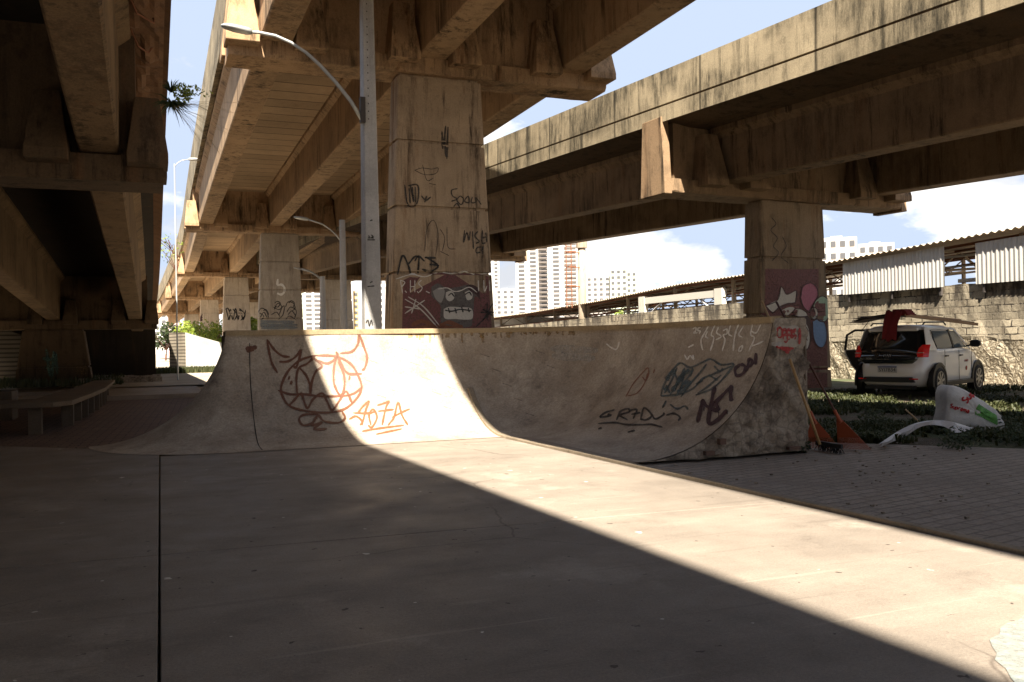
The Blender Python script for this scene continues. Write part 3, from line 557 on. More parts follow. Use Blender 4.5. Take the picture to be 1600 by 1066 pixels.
        for side in (-1,1):     # end plates
            hw=(hwL if side<0 else hwR)-.12
            b=MB(); x0=side*(capw-.12); x1=side*(capw+.10)
            b.loft([[T(x0,-.5,zc-.06),T(x1,-.5,zc-.06),T(x1,.5,zc-.06),T(x0,.5,zc-.06)],[T(x0,-.38,zc+zsoff+.14),T(x1,-.38,zc+zsoff+.14),T(x1,.38,zc+zsoff+.14),T(x0,.38,zc+zsoff+.14)]])
            if end_tall: b.build('end_plate',Mc,cap,bevel=.02)
    # girders span by span
    pys=[ystart]+[p[0] for p in piers]+[yend]
    for a,b_ in zip(pys[:-1],pys[1:]):
        y0=a+.32; y1=b_-.32
        if y1-y0<3: continue
        for x in gx:
            mb=MB(); rings=[]
            n=8
            for i in range(n+1):
                y=y0+(y1-y0)*i/n; p,d,s=fr(y); o=Vector((p.x,p.y,0))+s*x; zb=p.z+capt
                h=gw/2
                rings.append([o-s*h+Vector((0,0,zb+.03)),o-s*(h-.03)+Vector((0,0,zb)),o+s*(h-.03)+Vector((0,0,zb)),o+s*h+Vector((0,0,zb+.03)),
                              o+s*h+Vector((0,0,zb+gdep-.25)),o+s*(h+.16)+Vector((0,0,zb+gdep-.12)),o+s*(h+.16)+Vector((0,0,zb+gdep+.05)),o-s*(h+.16)+Vector((0,0,zb+gdep+.05)),o-s*(h+.16)+Vector((0,0,zb+gdep-.12)),o-s*h+Vector((0,0,zb+gdep-.25))])
            mb.loft(rings).build('girder',Mg,E)
    return E,cols,fr
# middle viaduct
MIDP=[(-40,6.3,7.6),(-9.9,6.0,7.4),(4,5.85,7.2),(18.7,5.83,7.18),(47.3,6.02,7.1),(75.9,6.4,7.05),(104.5,5.95,6.7),(133,5.3,6.2),(165,3.6,5.3)]
midE,midC,midF=viaduct('tall middle viaduct with figure 5 on its second column and a masked face mural',MIDP,[(-9.9,1.95),(19.35,1.93),(47.3,1.85),(75.9,1.85),(104.5,1.85),(133,1.85)],4.01,3.95,[-3.35,0,3.35],.66,1.72,4.3,.34,(C_MID,C_GIRD,C_SOFF,C_PAR,C_COL),1.9,zsoff=2.06,parh=1.45,parhR=.15,end_tall=False,colx=.22,taper=.24)
# right viaduct
RP=[(-34,19.1,3.64),(-4.5,17.7,4.15),(18.76,15.48,4.75),(41.9,13.45,5.45),(65,12.4,6.1),(88,12.2,6.65),(112,11.5,6.85),(135,10,6.75)]
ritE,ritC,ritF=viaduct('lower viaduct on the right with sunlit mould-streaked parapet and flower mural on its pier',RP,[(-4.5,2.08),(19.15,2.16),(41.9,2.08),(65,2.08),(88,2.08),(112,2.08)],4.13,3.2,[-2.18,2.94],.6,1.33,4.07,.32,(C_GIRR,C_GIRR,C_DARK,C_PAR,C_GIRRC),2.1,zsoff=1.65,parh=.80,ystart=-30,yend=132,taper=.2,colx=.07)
# left viaduct, falling away from the camera
LPP=[(-40,-3.65,9.0),(-10,-3.6,6.15),(6,-3.6,4.15),(14,-3.6,3.48),(39.5,-3.5,2.08),(64,-3.6,1.0)]
lefE,lefC,lefF=viaduct('dark rust-stained viaduct on the left, sloping down over the bench',LPP,[(-10,2.0),(14.0,2.0),(39.9,2.15),(62,0)],3.92,3.92,[-3.0,0,2.98],.52,1.78,3.8,.36,(C_DARK,C_GDARK,C_SHADE,C_RUST,C_DARK),2.0,zsoff=2.12,parh=1.0,blkh=.8,blkw=.8,ystart=-38,yend=64,end_tall=False,colface=1.0,narrow_base=.12)
ab=MB(); ab.box((-9.9,46.5,-.2),(.25,47.2,2.4)); ab.build('abutment',C_SHADE,lefE)  # closing wall coloured near black for the shade beneath the low deck
rb=MB(); n1,n2=90,8
for i in range(n1+1):
    y=4+i*.16; p,d,sv=lefF(y)
    for k in range(n2+1):
        t=k/n2; w_=.16*max(0,mn.fractal(Vector((y*1.3,t*2.2,4)),1,2,5)+.25); rb.v.append(Vector((p.x,p.y,p.z+2.10-w_*math.sin(math.pi*t)-.02))+sv*(3.34+.5*t))
for i in range(n1):
    for k in range(n2): a=i*(n2+1)+k; rb.f.append((a,a+1,a+n2+2,a+n2+1))
rbo=rb.build('spalled_soffit',C_RUST,lefE,fix=False); rbo['label']='rotten edge of the deck with flaking concrete'
for k in range(9):
    y=5+k*1.05; p,d,sv=lefF(y); o=Vector((p.x,p.y,p.z+2.08)); r_=MB(); r_.tube([o+sv*3.4,o+sv*3.5+Vector((0,.1,-.22-.1*random.random())),o+sv*(3.62+.1*random.random())+Vector((0,.35,-.30+.2*random.random())),o+sv*3.7+Vector((0,.7,-.02))],.012,5); r_.build('bare_rebar',M_RSTEEL,lefE)
# murals and tags on the middle column
oc,mbc,cy=midC[1]; TC=bvh(mbc)
def cpaint(name,strokes,w,m,lift=.006,label=None): return paint(name,strokes,w,m,oc,TC,lift,label=label)
G=lambda p:Z(p,.347,580,150)
def surf_fill(name,poly,m,parent,tree,lift,label=None,smooth=True):
    pts=[(p.x,p.y) for p in smooth_line(poly+[poly[0]],6)[:-1]] if smooth else poly; vs=[]
    for u,v in pts:
        r=ray(u,v); h=tree.ray_cast(CAM,r)
        if h[0] is None: return
        vs.append(h[0]+(h[1] if h[1].dot(r)<0 else -h[1])*lift)
    mb=MB(); mb.add(vs,[tuple(range(len(vs)))]); o=mb.build(name,m,parent,fix=False); bm=bmesh.new(); bm.from_mesh(o.data); bmesh.ops.triangulate(bm,faces=bm.faces); bm.to_mesh(o.data); bm.free()
    if label:o['label']=label
def cfill(poly,m,lift,name='mural_shape',smooth=True,label=None): surf_fill(name,poly,m,oc,TC,lift,label,smooth)
rows=[(628,445),(760,445)]
edge_t=[(630,438),(640,433),(652,434),(668,428),(690,425),(705,430),(722,427),(745,428),(763,432)]
cfill(edge_t+[(765,470),(768,512),(768,530),(628,530),(628,512),(629,470)],P_MURAL,.014,'mural',False,'wine red mural with a grey stitched face')
cfill(G([(270,860),(300,845),(340,865),(390,860),(440,850),(480,870),(488,910),(465,905),(460,960),(455,1010),(440,1040),(330,1040),(310,1000),(312,950),(290,920),(270,900)]),P_GFACE,.018)
cfill(G([(325,960),(350,950),(400,952),(450,958),(455,1000),(430,1008),(380,1005),(330,1002)]),P_BONE,.022)
cfill(G([(335,885),(355,878),(372,890),(370,915),(350,925),(335,910)]),P_BONE,.022); cfill(G([(420,885),(445,876),(455,895),(450,915),(430,918)]),P_BONE,.022)
cfill(G([(425,855),(450,850),(482,868),(488,915),(470,895),(445,880)]),P_DWINE,.024); cfill(G([(275,880),(310,862),(330,880),(315,930),(290,915)]),flat('pale_grey',(.3,.28,.26),.8),.021)
cpaint('mural_line',[G(s) for s in ([(300,870),(340,865),(370,880),(400,878),(440,862),(475,885)],[(130,830),(140,890)],[(130,830),(150,840),(135,862)],[(175,830),(175,885)],[(195,830),(195,885)],[(175,860),(195,858)],[(225,830),(212,845),(228,865),(215,885)],[(150,878),(158,886)],[(205,880),(212,888)],[(245,880),(262,888)],[(480,830),(482,880)],[(505,830),(508,880),(520,855)],[(530,830),(532,880)],[(110,825),(180,805),(240,815),(300,795),(360,800),(420,790),(470,805),(540,795)])],1.4,P_WHT,.028)
cpaint('mural_line',[G(s) for s in ([(150,915),(220,960),(300,1045)],[(165,905),(235,950),(310,1040)],[(220,960),(150,950)],[(200,915),(180,980)],[(240,920),(150,980)])],1.8,P_BONE,.028)
cpaint('mural_line',[G(s) for s in ([(330,965),(360,970),(400,962),(450,968)],[(345,955),(352,978)],[(375,955),(382,980)],[(405,950),(412,975)],[(435,955),(440,975)],[(345,900),(360,890),(372,905)],[(420,895),(440,885),(450,900)],[(500,960),(545,990)],[(520,930),(520,1010)],[(545,935),(500,1015)],[(490,975),(550,975)],[(470,1040),(540,970)])],2.2,P_BLK,.030)
cpaint('mural_line',[G([(180,1035),(220,1015),(260,1025),(300,1040),(340,1020),(380,1030),(410,1045)]),G([(200,1045),(330,1040),(400,1050)])],6,P_ORNG,.028)
cpaint('graffiti',[G(s) for s in ([(118,805),(140,720),(165,760),(178,805)],[(165,760),(195,725),(215,728)],[(215,725),(210,800)],[(195,745),(212,722),(240,745)],[(245,725),(300,765),(265,790),(228,780)],[(240,728),(290,730)],[(262,758),(305,765)])],2.8,P_BLK,.012,label='black tag above the mural')
cpaint('graffiti',[G(s) for s in ([(420,605),(415,660),(430,615),(440,650),(445,610)],[(455,610),(460,690)],[(480,610),(465,630),(485,655),(470,665)],[(500,605),(498,660),(515,662)],[(515,615),(520,660)],[(515,635),(500,640)],[(495,680),(475,685),(472,705),(492,705)],[(500,712),(503,680),(495,700)])],1.9,P_GREY,.012)
cpaint('graffiti',[G(s) for s in ([(388,418),(362,425),(365,450),(385,465),(360,475)],[(400,450),(385,470),(405,490),(415,465),(400,450)],[(430,455),(420,475),(440,480),(438,455),(430,455)],[(455,455),(450,480),(470,478),(470,458),(495,490)],[(370,500),(385,485),(400,505)])],1.7,P_GREY,.012)
cpaint('graffiti',[G(s) for s in ([(150,400),(165,490),(205,485),(210,405),(165,405)],[(170,415),(175,485)],[(185,410),(190,480)],[(198,410),(200,480)],[(175,400),(190,470)],[(225,450),(245,470),(268,455)],[(240,480),(250,450)])],2.2,P_GREY,.012)
cpaint('graffiti',[G(s) for s in ([(195,335),(230,325),(270,330),(300,325),(290,350),(240,355),(195,335)],[(230,310),(250,380),(280,370)],[(260,395),(290,400)],[(240,700),(250,600),(280,560),(300,620),(290,720)],[(310,600),(330,640),(320,700)],[(340,590),(345,680),(380,690)],[(310,700),(350,720)])],1.1,P_GREY,.012)
cpaint('stain',[G([(335,135),(330,200),(336,275)]),G([(345,140),(342,220),(340,285)]),G([(318,160),(322,240)])],3.2,P_GREY,.010)
# second middle column: figure 5 and tags
oc2,mb2,_=midC[2]; T2=bvh(mb2); Q=lambda p:Z(p,.2,280,380)
paint('painted_number',[Q(s) for s in ([(770,280),(765,330)],[(765,330),(800,325),(822,350),(818,385),(795,402),(765,392)])],3.4,flat('pale_number_paint',(.85,.8,.7),.8),oc2,T2,.012,label='large pale figure 5')
paint('graffiti',[Q(s) for s in ([(610,560),(640,510),(680,530),(700,590)],[(630,590),(660,540),(690,590)],[(740,520),(770,470),(800,500),(780,560)],[(830,500),(850,460),(890,470),(905,510),(880,530)],[(850,560),(880,530),(910,570)],[(720,560),(760,540),(790,580)],[(620,540),(660,570),(640,600),(615,580)],[(700,560),(680,520),(655,530)],[(735,500),(780,520),(820,490),(810,560),(770,600)],[(840,540),(870,500),(915,530),(900,590)],[(830,600),(860,570),(915,600)],[(745,470),(765,455),(790,470),(770,500),(745,490)],[(855,470),(875,450),(900,470),(890,500)])],1.5,P_GREY,oc2,T2,.012)
paint('painted_band',[Q([(600,640),(700,640),(925,640)]),Q([(600,620),(700,615),(900,618)]),Q([(600,660),(925,660)])],5,P_LBLUE,oc2,T2,.010)
oc3,mb3,_=midC[3]; T3=bvh(mb3)
paint('graffiti',[Q([(365,510),(390,600),(400,515),(420,600),(440,510),(460,600),(475,515),(500,600),(520,520)]),Q([(362,520),(380,510),(400,560),(380,600)]),Q([(420,515),(450,560),(430,605)]),Q([(470,510),(515,560),(480,605)])],1.6,P_BLK,oc3,T3,.012)
oc4,mb4,_=midC[4]; T4=bvh(mb4)
paint('painted_arrow',[Q(s) for s in ([(152,560),(182,560)],[(152,580),(182,580)],[(152,600),(182,600)],[(145,630),(185,630)],[(155,642),(175,642)],[(160,655),(170,655)])],4.0,P_DWINE,oc4,T4,.012)
# right pier mural
ocr,mbr,_=ritC[1]; TRr=bvh(mbr); U=lambda p:Z(p,.1876,1160,420)
def rpaint(name,st,w,m,lift=.006,label=None): return paint(name,st,w,m,ocr,TRr,lift,label=label)
# band painted by many horizontal strokes follows both faces
rpaint('mural',[[(1158,v),(1184,v)] for v in []]+[[(1188,v),(1240,v),(1306,v)] for v in range(424,605,6)],6.6,P_MURAL,.006,'wine red painted band with pastel flower petals')
fr_n=midF
def plane_fill(poly,m,k,name='mural_shape'):
    mb=MB(); pts=[(p.x,p.y) for p in smooth_line(poly+[poly[0]],6)[:-1]]; vs=[]
    for u,v in pts:
        r=ray(u,v); h=TRr.ray_cast(CAM,r)
        if h[0] is None: continue
        vs.append(h[0]+h[1]*(.009+.003*k) if h[1].dot(r)<0 else h[0]-h[1]*(.009+.003*k))
    mb.add(vs,[tuple(range(len(vs)))]); o=mb.build(name,m,ocr,fix=False); bm=bmesh.new(); bm.from_mesh(o.data); bmesh.ops.triangulate(bm,faces=bm.faces); bm.to_mesh(o.data); bm.free(); return o
def outline(poly,k=4,w=1.5): rpaint('mural_line',[U(poly+[poly[0]])],w,P_DWINE,.012+.003*k)
pet=[(480,240),(500,150),(560,120),(610,150),(625,220),(600,270),(570,320),(545,355),(500,310)]; plane_fill(U(pet),P_PINK,1); outline(pet)
pet=[(585,310),(610,260),(660,228),(710,260),(728,330),(715,400),(680,440),(630,430),(600,370)]; plane_fill(U(pet),P_MINT,2); outline(pet)
pet=[(580,440),(620,420),(670,440),(695,500),(698,590),(670,650),(630,650),(595,600),(582,520)]; plane_fill(U(pet),P_BLUE,1); outline(pet)
pet=[(555,370),(575,330),(600,325),(620,350),(618,400),(595,422),(570,410)]; plane_fill(U(pet),P_BONE,3); outline(pet,5)
sp1=[(190,310),(290,260),(320,150),(365,215),(445,185),(435,280),(370,290),(300,320),(250,365)]
mbp=MB(); 
def sharp_fill(poly,m,k):
    mb=MB(); vs=[]
    for u,v in U(poly):
        r=ray(u,v); h=TRr.ray_cast(CAM,r)
        if h[0] is None: return
        vs.append(h[0]+(h[1] if h[1].dot(r)<0 else -h[1])*(.009+.003*k))
    mb.add(vs,[tuple(range(len(vs)))]); o=mb.build('mural_shape',m,ocr,fix=False); bm=bmesh.new(); bm.from_mesh(o.data); bmesh.ops.triangulate(bm,faces=bm.faces); bm.to_mesh(o.data); bm.free()
sharp_fill(sp1,P_BONE,1); outline(sp1,3,1.2)
pet=[(490,410),(530,390),(560,420),(575,520),(560,640),(520,690),(490,640),(485,520)]; plane_fill(U(pet),P_DWINE,2)
pet=[(515,440),(545,500),(555,600),(530,670),(500,610),(495,520)]; plane_fill(U(pet),P_BONE,3)
rpaint('mural_line',[U([(520,480),(540,520),(520,560),(535,600)]),U([(240,380),(300,330),(380,300),(460,310)]),U([(560,372),(640,372),(730,372)])],1.4,P_DWINE,.03)
pet=[(300,385),(330,345),(390,320),(430,330),(400,370),(380,390)]; plane_fill(U(pet),P_BONE,1)
pet=[(415,370),(440,335),(490,340),(545,385),(500,400),(440,395)]; plane_fill(U(pet),P_BONE,2); outline(pet,4)
rpaint('graffiti',[[(1205,340),(1212,350),(1204,360),(1214,372),(1208,385),(1216,395),(1206,408)],[(1222,370),(1228,385),(1220,400),(1232,412)]],1.2,P_GREY,.012)
# ================================================================== STREET LIGHTS
def pole(name,label,base,r0,r1,h,arm=None,head=None,square=False,m=C_PALE,cat='street lamp',grp=None):
    E=empty(name,base,label,cat,grp); b=Vector(base); mb=MB()
    if square:
        mb.loft([[b+Vector((x*r,y*r,z)) for x,y in ((-1,-.75),(-.8,-1),(.8,-1),(1,-.75),(1,.75),(.8,1),(-.8,1),(-1,.75))] for z,r in ((-.3,r0),(h,r1))])
    else: mb.tube([b+Vector((0,0,-.3)),b+Vector((0,0,h))],[r0,r1],14)
    po=mb.build('pole',m,E); 
    if arm:
        MB().tube(arm[0],arm[1],8).build('arm',M_GALV,E,smooth=True)
    if head:
        p,d=head; d=Vector(d).normalized(); s=d.cross(Vector((0,0,1))).normalized(); up=s.cross(d)
        hb=MB(); rg=[]
        for t,w,hh in ((0,.04,.04),(.08,.09,.055),(.30,.12,.05),(.46,.10,.035),(.52,.03,.015)):
            c=Vector(p)+d*t*head_s; rg.append([c+(s*x*w+up*y*hh)*head_s for x,y in ((-1,-.4),(-.6,-1),(.6,-1),(1,-.4),(.9,.6),(.4,1),(-.4,1),(-.9,.6))])
        hb.loft(rg).build('lamp_head',M_GALV,E,smooth=True)
    return E,po,mb
M_GALV=flat('galvanised_metal',(.45,.46,.45),.45,.3); head_s=1.0
PX,PY=3.78,16.2
a0=on(564,172,1,PY-.12)
arm=[on(u,v,1,PY-.12) for u,v in ((566,188),(548,158),(524,128),(500,102),(478,82),(455,67),(430,56),(405,51),(392,50))]
ps=pole('street_lamp','thick pale concrete lamp post with long curved arm, just behind the ramp','%s' and (PX,PY,0),  .172,.10,9.15,(arm,[.04,.037,.035,.033,.031,.03,.03,.03,.03]),(on(394,50,1,PY-.12),on(366,44,1,PY-.12)-on(394,50,1,PY-.12)),square=True)
E_,po_,pm_=ps
br=MB(); q=on(564,175,1,PY-.12); br.box((q.x-.02,PY-.19,q.z-.2),(q.x+.07,PY-.07,q.z+.26)); br.build('bracket',M_DSTEEL,E_)
TP=bvh(pm_)
paint('pole_holes',[[(572.5+.018*v,v),(572.7+.018*v,v+2.2)] for v in range(5,190,12)],1.6,M_DSTEEL,E_,TP,.004,sub=2)
paint('graffiti',[[(575,372),(584,372)],[(576,368),(577,371)],[(580,367),(583,370),(580,371)],[(574,375),(586,375)],[(578,345),(582,344)],[(574,448),(585,447)],[(578,442),(582,440)],[(572,505),(575,500),(577,510),(580,500),(582,509)]],1.6,P_BLK,E_,TP,.006)
head_s=.8
arm=[on(u,v,1,26) for u,v in ((533,378),(525,367),(515,358),(505,351),(494,347),(480,343))]
pole('street_lamp','slimmer grey lamp post standing left of the thick concrete post, arm swept to the left',(5.24,26,0),.11,.085,4.9,(arm,.02),(on(482,343,1,26),on(470,341,1,26)-on(482,343,1,26)))
arm=[on(u,v,1,45) for u,v in ((503,438),(494,430),(484,424),(470,420))]
pole('street_lamp','sunlit white lamp post farther off, right of the column with the figure 5',(8.03,45,0),.16,.13,4.75,(arm,.05),(on(472,421,1,45),on(462,419,1,45)-on(472,421,1,45)),m=M_BW)
head_s=1.0
arm=[on(u,v,1,40) for u,v in ((272,262),(276,256),(284,251),(295,249))]
pole('street_lamp','thin far lamp post in the strip of sky between the left and middle viaducts',(1.06,40,0),.035,.025,9.0,(arm,.018),(on(294,249,1,40),on(300,249,1,40)-on(294,249,1,40)),m=M_GALV)
# ================================================================== PLANTS
def tuft(c,n,L,up,spread,mb,w=.01):
    c=Vector(c)
    for i in range(n):
        d=Vector((random.gauss(0,spread),random.gauss(0,spread),up+random.gauss(0,.2))).normalized(); l=L*(.5+random.random()*.7); s=d.cross(Vector((random.random()-.5,random.random()-.5,random.random()-.5))).normalized()*w
        m=c+d*l*.55; e=c+d*l+Vector((0,0,-l*.25)); mb.add([c-s,c+s,m+s*.8,e,m-s*.8],[(0,1,2,4),(4,2,3)])
def leaves(mb,c,rad,n,size,squash=(1,1,1)):
    c=Vector(c)
    for i in range(n):
        v=Vector((random.gauss(0,1),random.gauss(0,1),random.gauss(0,1))).normalized()*(random.random()**.4)
        p=c+Vector((v.x*rad*squash[0],v.y*rad*squash[1],v.z*rad*squash[2])); a=Vector((random.random()-.5,random.random()-.5,random.random()-.5)).normalized(); b=a.orthogonal().normalized(); s=size*(.6+random.random()*.8)
        mb.add([p-a*s,p+b*s*.5,p+a*s,p-b*s*.5],[(0,1,2,3)])
hp=on(262,160,1,11.0); E=empty('hanging_plant',(hp.x,11,hp.z),'green leafy plant with long dry stalks growing out of the left viaduct edge','plant')
m=MB(); tuft((hp.x+.04,11,hp.z+.0),110,.22,-.1,1.0,m,.008); tuft((hp.x+.04,11,hp.z+.12),60,.2,.8,.7,m,.007); m.build('dark_fronds',M_DLEAF,E,fix=False)
m=MB(); leaves(m,(hp.x+.17,11,hp.z+.12),.12,150,.028); leaves(m,(hp.x+.3,11,hp.z+.16),.13,60,.022,(1.5,1,.6)); m.build('foliage',M_LEAF,E,fix=False)
m=MB()
for i in range(26):
    a=random.uniform(-.9,.25); l=random.uniform(.35,.8); p=Vector((hp.x+.05,11,hp.z-.04)); m.tube([p,p+Vector((l*.5*math.cos(a),random.uniform(-.1,.1),l*.5*math.sin(a)+.02)),p+Vector((l*math.cos(a),random.uniform(-.2,.2),l*math.sin(a)-.08))],.0016,3)
m.build('dry_stalks',M_DRY,E,fix=False)
q=on(268,395,1,60); E=empty('sapling',(q.x,60,q.z-1),'small wispy sapling rooted on the far edge of the middle viaduct','plant')
m=MB(); 
for i in range(9): m.tube([(q.x+.3,60,q.z-1.2),(q.x+.1+random.uniform(-.5,.4),60,q.z-.3),(q.x+random.uniform(-1.0,.6),60,q.z+random.uniform(.2,1.2))],.018,4)
m.build('twigs',M_DWOOD,E,fix=False); m=MB(); leaves(m,(q.x-.1,60,q.z+.3),1.0,90,.09); m.build('foliage',M_LEAF,E,fix=False)
def tree(label,cat,x,y,h,r,n,size,mt=M_LEAF,grp=None,name='tree',z0=0):
    E=empty(name,(x,y,z0),label,cat,grp); t=MB(); t.tube([(x,y,z0-.1),(x+.1,y,z0+h*.35),(x,y,z0+h*.7)],[.05*h*.5,.035*h*.5,.01*h],7)
    for i in range(7):
        a=random.random()*6.28; t.tube([(x,y,z0+h*.3),(x+r*.4*math.cos(a),y+r*.4*math.sin(a),z0+h*.55),(x+r*.7*math.cos(a),y+r*.7*math.sin(a),z0+h*random.uniform(.6,.9))],[.02*h*.5,.012*h*.5,.004*h],5)
    t.build('trunk',M_DWOOD,E,fix=False); c=MB()
    for i in range(9):
        a=random.random()*6.28; rr2=r*random.uniform(.2,.75); leaves(c,(x+rr2*math.cos(a),y+rr2*math.sin(a),z0+h*random.uniform(.45,.85)),r*random.uniform(.3,.5),n//9,size)
    c.build('crown',mt,E,fix=False)
tree('bushy green tree under the left end of the middle viaduct, leftmost of the far row','tree',4.5,88,3.9,3.2,2600,.16)
tree('bright green tree between the second and third columns of the middle viaduct','tree',9.2,92,4.6,2.0,2000,.16)
tree('dark green tree far off at the gap beside the left viaduct','tree',1.8,120,4.4,2.6,1500,.2,M_DLEAF)
q=on(965,487,0,23.2); tree('yellow-green shrub under the shed roof beyond the boundary wall','shrub',23.2,q.y,3.2,1.1,900,.07,M_LEAF,name='shrub')
# grass field
rng=random.Random(3); gm=MB(); gv=[];gf=[]
def infield(x,y): 
    return x>6.72 and (x-6.6)*.8+(y-9.3)*.95>0 and x<19.0 and 5<y<16.5
cnt=0
while cnt<17000:
    x=6.6+ (rng.random()**1.5)*12.4; y=5+rng.random()*11.5
    if not infield(x,y): continue
    dn=mn.noise(Vector((x*.7,y*.7,0)))+.45*mn.noise(Vector((x*2.3,y*2.3,3)))
    if rng.random()>.38+dn*1.7: continue
    if 13.9<x<17.6 and 12.9<y<15.6 and rng.random()<.8: continue
    cnt+=1; L=.05+.09*rng.random()+.05*max(0,dn)
    z=-.07+.10*max(0,mn.noise(Vector((x*.35,y*.35,7)))); 
    for k in range(4):
        a=rng.random()*6.283; ln=L*(.6+rng.random()*.6); dx,dy=math.cos(a),math.sin(a); w=.006+.006*rng.random() if k else .016
        b=len(gv); le=.35+.5*rng.random()
        gv+=[(x-dy*w,y+dx*w,z),(x+dy*w,y-dx*w,z),(x+dx*ln*le*.5+dy*w,y+dy*ln*le*.5-dx*w,z+ln*.7),(x+dx*ln*le,y+dy*ln*le,z+ln*(.8 if k else .6)),(x+dx*ln*le*.5-dy*w,y+dy*ln*le*.5+dx*w,z+ln*.7)]
        gf+=[(b,b+1,b+2,b+4),(b+4,b+2,b+3)]
me=bpy.data.meshes.new('grass'); me.from_pydata(gv,[],gf); me.materials.append(M_GRASS); go=bpy.data.objects.new('grass',me); S.collection.objects.link(go); tag(go,'short weedy grass on the ground between the paving and the car','grass',kind='stuff')
# raised bare ground under the grass
gr=MB(); n=80
for j in range(n+1):
    for i in range(n+1):
        x=6.4+18*i/n; y=4.5+34*j/n; gr.v.append(Vector((x,y,-.072+(.10*max(0,mn.noise(Vector((x*.35,y*.35,7)))) if infield(x,y) else -.02)-(.12*min(1,max(0,(x-17.5)/3))))))
for j in range(n):
    for i in range(n): a=j*(n+1)+i; gr.f.append((a,a+1,a+n+2,a+n+1))
struct('terrain',gr,M_SOIL,fix=False,smooth=True)
# far grass strip and left-hand ground cover
gv=[];gf=[]
for _ in range(5200):
    if rng.random()<.6: x=rng.uniform(-.6,4.2); y=rng.uniform(51,58)
    else: x=rng.uniform(-9,-1); y=rng.uniform(36,44)
    L=.12+.16*rng.random(); a=rng.random()*6.28; b=len(gv); dx,dy=math.cos(a)*.05,math.sin(a)*.05
    gv+=[(x-dx,y-dy,-.06),(x+dx,y+dy,-.06),(x+dy,y,L)]; gf+=[(b,b+1,b+2)]
me=bpy.data.meshes.new('grass'); me.from_pydata(gv,[],gf); me.materials.append(M_GRASS); go=bpy.data.objects.new('grass',me); S.collection.objects.link(go); tag(go,'thin strip of grass in front of the far white abutment wall','grass',kind='stuff')
# rubble and litter
db=MB()
for _ in range(150):
    x=rng.uniform(-3,.3); y=rng.uniform(38,44); s=rng.uniform(.05,.16); db.box((x-s,y-s*.7,-.07),(x+s,y+s*.7,s*.9),Matrix.Rotation(0,4,'Z'))
for _ in range(230):
    x=rng.uniform(4.6,9); y=rng.uniform(2,10); s=rng.uniform(.004,.014)
    if x<6.6 and y>EY-.1: continue
    db.box((x-s,y-s*.8,-.03),(x+s,y+s*.8,-.03+s*1.1))
tag(db.build('rubble',M_RUB),'scattered pebbles and broken rubble on the ground','rubble',kind='stuff')
# ================================================================== BENCH (left)
E=empty('bench',(-1.6,15.6,0),'long low concrete bench with many posts under the left viaduct','bench')
sm=MB(); tp=[(-6.5,15.6),(-1.62,15.55),(-1.18,14.95),(-1.02,15.6),(-.85,20),(-.82,26.5),(-1.35,26.5),(-1.5,20.5),(-1.75,17.0),(-6.5,17.0)]
tp=[(-6.5,14.95),(-1.35,14.95),(-1.12,15.3),(-.98,17.5),(-.86,20.2),(-.86,25.5),(-1.35,25.5),(-1.5,20.4),(-1.75,16.1),(-6.5,16.1)]
sm.prism([(a,b,.38) for a,b in tp],(0,0,.075)); sm.build('seat',C_BENCH,E,bevel=.01)
for (x,y) in ((-4.6,15.25),(-3.1,15.25),(-1.62,15.25),(-1.3,16.8),(-1.25,17.9),(-1.2,18.9),(-1.15,19.9),(-1.1,20.9),(-1.1,21.9),(-1.08,22.9),(-1.08,23.9),(-1.08,25)):
    MB().box((x-.09,y-.09,-.04),(x+.09,y+.09,.38)).build('leg',C_BENCH,E)
E=empty('bench_block',(-3.2,19,0),'low dark concrete block behind the long bench','bench'); MB().box((-4.2,18.6,-.05),(-2.35,19.4,.5)).build('block',C_BENCH,E,bevel=.02)
# tags on the short left column
if 2 in lefC:
    o5,m5,_=lefC[2]; T5=bvh(m5)
    paint('graffiti',[[(72,545),(80,590),(85,550),(90,585)],[(70,575),(84,578)],[(66,560),(90,563)]],5,paintm('green_spray',(.06,.12,.09),.3),o5,T5,.012)
    paint('graffiti',[[(120,572),(119,586),(124,586)],[(127,572),(128,586),(132,574)],[(134,572),(134,586)],[(132,572),(138,572)],[(140,573),(143,586)],[(120,580),(125,579)]],1.8,P_OCHRE,o5,T5,.015,label='small yellow letters')
# ================================================================== FAR WALLS, ABUTMENTS
E=empty('abutment_wall',(1.6,58,0),'pale block abutment with a sloping sunlit side beyond the left viaduct','wall')
w=MB(); w.prism([(1.12,60.5,-.1),(1.97,57.6,-.1),(1.97,57.6,2.25),(1.12,60.5,2.3)],(0.15,.2,0)); w.build('block_face',concrete('striped_blocks',(.36,.31,.24),(.15,.12,.08),.3,.3,.6,plank=(2,.2)),E)
w=MB(); w.prism([(2.0,57.6,-.1),(9.5,61,-.1),(9.5,61,.15),(5.0,59,1.35),(2.0,57.6,2.25)],(-.1,.3,0)); w.build('sloping_face',C_WHITE,E)
E=empty('abutment_wall',(-9,44,0),'dark sloping block wall at the far left behind the bench','wall')
w=MB(); w.prism([(-14,46,-.1),(-4.9,46,-.1),(-5.2,46,1.9),(-8,46,3.2),(-14,46,4.5)],(0,.4,0)); w.build('block_face',concrete('dark_blocks',(.10,.085,.07),(.08,.06,.05),.3,.3,.6,plank=(2,.2)),E)
E=empty('light_blocking_wall',(-10,10,0),'tall dark unseen wall beyond the left viaduct, added to block light','wall'); MB().box((-10.6,-30,-.1),(-10,66,6.5)).build('masonry',C_SHADE,E)  # unseen wall, added to keep daylight off the left side
KW=1.143
def ws(x,y,z): return (x*KW,y*KW,1.2+(z-1.2)*KW)
E=empty('boundary_wall',(22.5,25,-.17),'old block and rubble boundary wall with black mould streaks behind the car','wall')
w=MB(); ny=170
